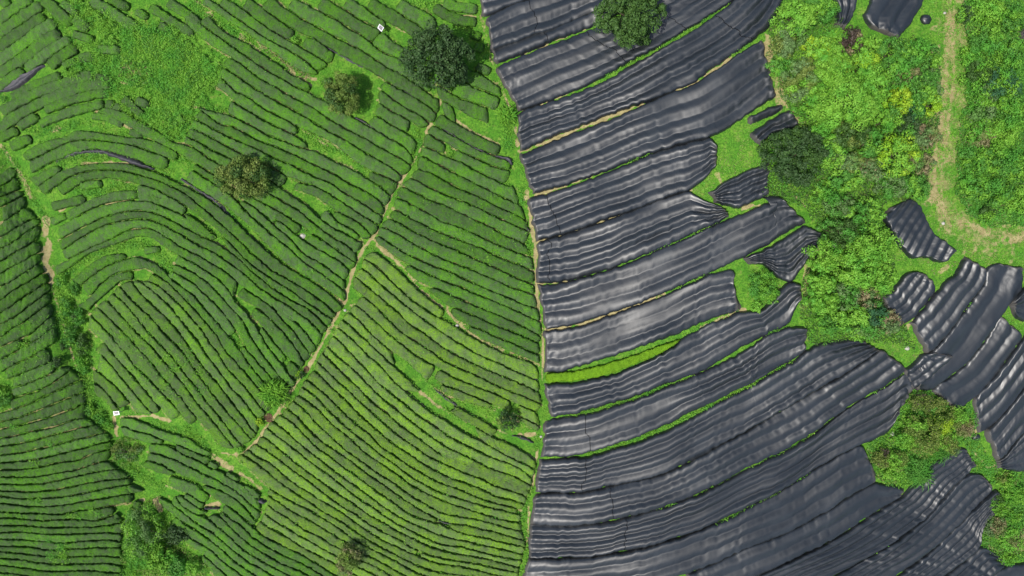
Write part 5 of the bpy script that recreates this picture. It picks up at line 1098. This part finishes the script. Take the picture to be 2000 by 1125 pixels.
WB = [("a0 370,-20 470,120 560,230 640,300 700,400 740,480", 13, 'weeds', .5), ("a0 740,480 800,440 900,440 900,560 960,620", 12, 'weeds', .5), ("a0 700,660 620,700 800,640 900,610", 10, 'weeds', .6), ("a0 -20,940 60,960 30,1000", 10, 'dark_weeds', .8), ("a0 850,30 700,20 900,160", 14, 'weeds', .6),
 ("a1 250,260 400,260 560,250 700,200 900,190", 13, 'weeds', .5), ("a1 330,330 480,270 640,260 780,190", 9, 'dark_weeds', .4), ("a1 950,220 1080,270 1240,290", 10, 'weeds', .5), ("a1 570,600 700,540 860,540 1050,540", 12, 'weeds', 1), ("a1 730,850 850,890 1000,880 1150,790 1250,830 1380,900", 15, 'weeds', .9), ("a1 1450,850 1600,940 1750,1040", 14, 'weeds', .8),
 ("a1 1400,600 1540,650 1680,690", 9, 'weeds', .8), ("a1 1750,540 1850,570", 10, 'weeds', 1), ("a2 600,680 760,570 880,500 1050,440 1200,400 1400,380 1600,520 1650,620", 13, 'weeds', .9), ("a2 1100,400 1300,370 1450,430", 10, 'weeds', .8),
 ("a1 20,440 100,560 160,640 240,800 300,920 360,1020 420,1100", 10, 'weeds', .7), ("a2 400,60 430,140 460,220", 10, 'weeds', .6), ("a2 560,800 590,900 620,1010 700,1110", 22, 'weeds', .7), ("a3 600,50 680,200 740,330 790,480 830,600", 24, 'weeds', .7), ("a3 600,100 700,260 780,400 850,560", 20, 'dark_weeds', .5),
 ("a4 800,150 850,330 880,450 940,560 1050,640", 26, 'weeds', .8), ("a4 1130,820 1160,950 1260,1060 1340,1120", 22, 'weeds', .7), ("a5 1300,110 1400,170 1500,220 1600,290", 18, 'weeds', .8), ("a5 1320,520 1450,480 1560,560 1620,640", 22, 'weeds', .5), ("a5 1180,560 1260,620 1250,720", 18, 'weeds', .5),
 ("a4 1480,620 1640,690 1800,730 1940,800", 9, 'weeds', .8), ("b4 0,170 100,270 200,360 300,470", 12, 'weeds', .7), ("b4 330,440 470,560 600,640 700,720 790,830", 8, 'grass', .6), ("b4 0,640 100,690", 10, 'weeds', .8), ("a5 1660,60 1800,130 1930,200", 10, 'weeds', 1),
 ("b2 330,280 430,410 560,550 650,640 750,720 900,800 1000,850 1150,950", 7, 'weeds', .9), ("b2 900,800 1050,880", 8, 'grass', .6), ("b2 430,60 560,190 640,270", 6, 'weeds', .5), ("b2 780,380 900,480 1080,610", 4, 'weeds', .5), ("b2 1130,640 1230,690 1400,820 1500,900", 8, 'weeds', .8), ("b2 1130,600 1300,720", 10, 'weeds', .5), ("b2 1120,260 1180,250", 12, 'weeds', .8),
 ("b3 470,260 540,370 580,500", 8, 'weeds', .8), ("b3 960,400 1000,520", 6, 'weeds', .8), ("b3 1420,170 1430,240", 9, 'weeds', .7), ("b2 850,110 830,150", 6, 'weeds', .8), ("b2 1400,20 1450,90", 7, 'weeds', .8),
 ("b0 60,20 120,100 250,170 400,260 520,340 640,390", 12, 'weeds', .6), ("b0 740,450 860,530 960,600 1080,680 1220,760", 9, 'dry_grass', .5), ("b0 640,380 900,560 1200,740", 10, 'weeds', .4), ("b0 1060,370 1130,430", 14, 'weeds', .8), ("b0 1400,640 1480,700 1300,790 1400,800", 20, 'grass', .8), ("b0 940,60 1150,170 1400,310 1620,420", 3.5, 'weeds', .8), ("b0 1150,30 1500,200 1800,370", 4, 'grass', .5),
 ("b1 1130,240 1230,370 1330,430 1470,480", 12, 'weeds', .8), ("b1 1500,460 1650,560 1790,670", 10, 'weeds', .8), ("b0 200,1000 320,1060 480,1110", 9, 'weeds', .8), ("b1 180,30 320,90 460,110", 8, 'weeds', .7), ("b0 20,1000 120,1020", 12, 'weeds', .5),
 ("c0 460,40 600,40 780,20", 12, 'weeds', .6), ("c0 240,330 300,370", 8, 'weeds', .7), ("c1 540,260 600,360 580,440", 14, 'weeds', .9), ("c1 530,480 560,600", 11, 'weeds', .9), ("c1 880,440 960,530 760,470", 10, 'weeds', .7), ("c1 1400,60 1450,200 1480,350 1440,450", 20, 'weeds', .8), ("c1 1540,560 1600,640 1660,760 1620,900", 18, 'grass', .7), ("c1 1580,850 1610,1000", 8, 'weeds', .8),
 ("c1 540,960 700,1060 c2 700,90 860,200 1000,260", 8, 'weeds', .6), ("c2 1640,350 1680,480", 7, 'weeds', .8), ("c2 1150,430 1300,480", 6, 'weeds', .5), ("c1 1380,760 1480,800", 10, 'grass', .6), ("c2 70,420 150,450", 8, 'weeds', .8), ("c3 870,130 930,170", 6, 'weeds', .8), ("c3 630,660 720,700", 9, 'grass', .9),
 ("c3 900,900 1050,960 1200,1010 1320,1080", 15, 'grass', .9), ("c4 1550,270 1650,300", 10, 'grass', .5), ("c3 1770,600 1800,800 1830,1000 1820,1100", 12, 'grass', .8), ("c3 1740,640 1760,690", 8, 'weeds', .8), ("c4 1790,100 1830,170", 14, 'grass', .8), ("c4 1740,350 1740,500", 8, 'weeds', .7), ("c5 1690,250 1640,450 1600,600 1610,700", 10, 'weeds', .6), ("c5 1640,700 1650,950 1600,1100", 9, 'weeds', .7),
 ("c0 1150,60 1180,170 1230,300", 8, 'grass', .7), ("c0 1260,430 1330,620 1400,850 1440,980", 11, 'grass', .7), ("c0 1220,520 1250,560", 10, 'weeds', .7), ("c5 890,980 1000,990", 9, 'grass', .7), ("c5 820,270 900,300", 7, 'weeds', .7), ("c5 850,660 960,640", 6, 'weeds', .6), ("c4 900,600 960,590", 5, 'weeds', .7),
 ("R1 740,410 900,330 1050,255 1180,180 1300,100 1430,20", 4.5, 'weeds', .8), ("R1 870,890 940,860 1000,835", 4, 'weeds', 1), ("R1 1420,310 1519,250", 5, 'weeds', 1), ("R3 800,345 1000,270 1210,165", 3, 'weeds', .7), ("R3 850,590 1150,450", 3, 'weeds', .7), ("R3 1000,800 1150,730 1300,660", 3, 'weeds', .5),
 ("R5 400,240 600,195 760,140 900,75 1050,15", 5, 'weeds', 1), ("R5 350,262 425,265", 9, 'weeds', 1.2), ("R5 470,452 640,408 800,350 1000,265 1200,165 1400,60", 5, 'weeds', 1), ("R4 0,1095 130,1010 250,950", 5, 'weeds', .9), ("R4 100,800 230,745", 6, 'weeds', .8), ("R5 800,770 1000,715 1150,645 1250,590", 4, 'weeds', .8), ("R5 1180,840 1380,745 1480,690", 4, 'weeds', .6), ("R6 0,532 200,440 390,325", 3, 'weeds', .6), ("R6 20,745 150,680 350,550", 3, 'weeds', .7), ("R6 700,120 860,10", 3, 'weeds', .6), ("R6 690,1005 780,945", 3.5, 'weeds', .7), ("R4 1150,740 1230,620", 3, 'weeds', .7),
 ("a2 700,640 800,740", 12, 'dark_weeds', .6), ("a5 480,900 600,850 620,960", 14, 'weeds', .6), ("a4 -10,250 60,290 20,420 30,500", 16, 'weeds', .7), ("a4 100,650 300,660", 7, 'weeds', .6), ("a4 300,1000 370,1010", 8, 'weeds', .6), ("a5 280,400 380,400", 8, 'grass', .6), ("a5 0,360 60,370", 8, 'dry_grass', .6), ("a5 880,490 960,520", 8, 'weeds', .6), ("a5 1150,250 1250,280", 9, 'weeds', .6)]
for s, w, kind, d in WB:
    q = in_band(P(s), w, 0.42*d); scatter(kind, q, 0.24, 0.55 if kind != 'grass' else 0.3)
    if kind == 'weeds': scatter('dark_weeds', in_band(P(s), w*0.9, 0.10*d), 0.22, 0.35)
# weeds standing out of the hedge tops
TOPW = [("a3 1000,150 1450,100 1900,700 1700,1000 1300,700", .05), ("b3 -60,300 150,500 330,900 100,900 -200,500", .07), ("c2 450,100 900,100 1350,500 1300,600 900,450", .035), ("a2 700,560 1300,540 1100,760 800,900", .05), ("b2 1000,550 1400,700 1400,850 1200,700", .05), ("b0 300,100 1900,900 1000,1000 400,400", .008),
        ("a5 1400,300 2000,500 2000,800 1700,600", .02), ("p 300,600 1040,640 1020,1100 400,1100", .008), ("p 740,350 1040,420 1050,640 800,560", .012), ("a3 0,200 500,50 700,400 300,900 0,700", .03), ("p 60,300 340,260 420,460 200,420", .008)]
for s, d in TOPW: scatter('hedge_weeds', patchy(in_poly(P(s), d), 12, 0.45), 0.30, 0.16, base=0.74, rough=0.9, aspect=0.4)
SCR = P("p 1515,0 1640,0 1650,62 1700,82 1745,78 1790,70 1838,95 1838,200 1820,300 1812,385 1780,392 1730,395 1720,430 1748,515 1730,600 1772,640 1790,690 1735,668 1660,668 1600,682 1578,668 1565,610 1568,540 1618,460 1560,400 1490,385 1505,330 1530,270 1565,245 1520,180 1500,70")
EAST = P("p 1880,-10 2060,-10 2060,440 1990,440 1940,445 1890,420 1865,370 1872,280 1888,180 1890,90")
ISL = P("R6 910,100 1010,110 1060,170 1140,215 1235,175 1270,340 1230,390 1100,430 1000,520 850,650 760,630 720,600 645,480 650,410 790,330 830,210")
CORN = P("R6 1220,560 1280,560 1380,650 1360,770 1285,860 1285,955 1420,1050 1600,1050 1600,540 1440,535 1380,520 1300,400 1260,370 1190,390 1260,500")
for poly, d in ((SCR, .16), (EAST, .30), (ISL, .2), (CORN, .2)):
    scatter('undergrowth' if poly is not SCR else 'thicket', in_poly(poly, d), 0.27, 0.7); scatter('weeds', patchy(in_poly(poly, d*.8), 20, 0.45, 95), 0.27, 0.8)
    scatter('dark_weeds', patchy(in_poly(poly, d*.5), 17, 0.55, 96), 0.26, 0.6); scatter('dry_grass', patchy(in_poly(poly, d*.35), 14, 0.66, 97), 0.32, 0.6, aspect=0.2)
CLR = [P("p 1345,360 1400,300 1470,235 1500,255 1500,330 1390,350 1390,390 1490,400 1410,400 1360,380"), P("R4 0,400 120,440 200,500 220,530 130,620 50,690 0,640"), P("R4 320,860 440,840 660,835 880,970 960,930 980,890 900,740 800,760 600,800 400,780"),
       P("p 1745,85 1830,70 1830,10 1800,0 1870,-10 1890,-10 1880,200 1850,420 1830,380 1840,80"), P("p 1770,400 1850,470 1930,500 2010,490 2010,540 1900,515 1870,560 1800,540 1740,500"), P("R4 1400,690 1450,760 1519,780 1519,720 1450,640")]
for poly in CLR: scatter('grass', patchy(in_poly(poly, .16), 15, 0.5), 0.24, 0.12); scatter('weeds', patchy(in_poly(poly, .10), 11, 0.55, 98), 0.22, 0.15); scatter('dry_grass', patchy(in_poly(poly, .06), 12, 0.6, 99), 0.25, 0.12, aspect=.3)
for k_, q_ in LINES.items():      # weeds and grass creeping along the gaps between the hedges
    if k_[0] in 'du' and rng.uniform() < 0.5: continue
    w_ = in_band(q_, 3.2, 0.34); j_ = hash(k_) % 1000 if False else sum(map(ord, k_))
    scatter('weeds', w_[vn(w_[:, 0]/28., w_[:, 1]/28.+j_, 101) > 0.58], 0.2, 0.35, base=0.15); scatter('grass', w_[vn(w_[:, 0]/35., w_[:, 1]/35.+j_, 102) > 0.66], 0.26, 0.3, base=0.12)
    scatter('straw', w_[vn(w_[:, 0]/22., w_[:, 1]/22.+j_, 103) > 0.70], 0.2, 0.25, base=0.1)
ROADC = P("p 1868,-60 1866,0 1864,80 1864,150 1856,220 1846,300 1836,345 1836,385 1850,425 1878,452 1920,466 1970,460 2060,445")
scatter('straw', patchy(in_band(ROADC, 62, 0.16), 10, 0.42, 104), 0.26, 0.12, aspect=0.35); scatter('weeds', patchy(in_band(ROADC, 70, 0.10), 12, 0.55, 105), 0.24, 0.15)
for poly in CLR: scatter('straw', patchy(in_poly(poly, .08), 22, 0.55, 106), 0.24, 0.12, aspect=.3)
MK = {'straw': LEAF['straw'], 'weeds': LEAF['bright'], 'dark_weeds': LEAF['mid'], 'grass': LEAF['lime'], 'dry_grass': LEAF['brown'], 'undergrowth': LEAF['mid'], 'thicket': LEAF['deep'], 'hedge_weeds': LEAF['bright']}  # thicket leaves coloured dark to stand for shade between the scrub crowns
for k, v in acc.items():
    V, F = join(v); o = mesh(k, V, F, MK[k], smooth=False); o['kind'] = 'stuff'
    print(k, len(F))
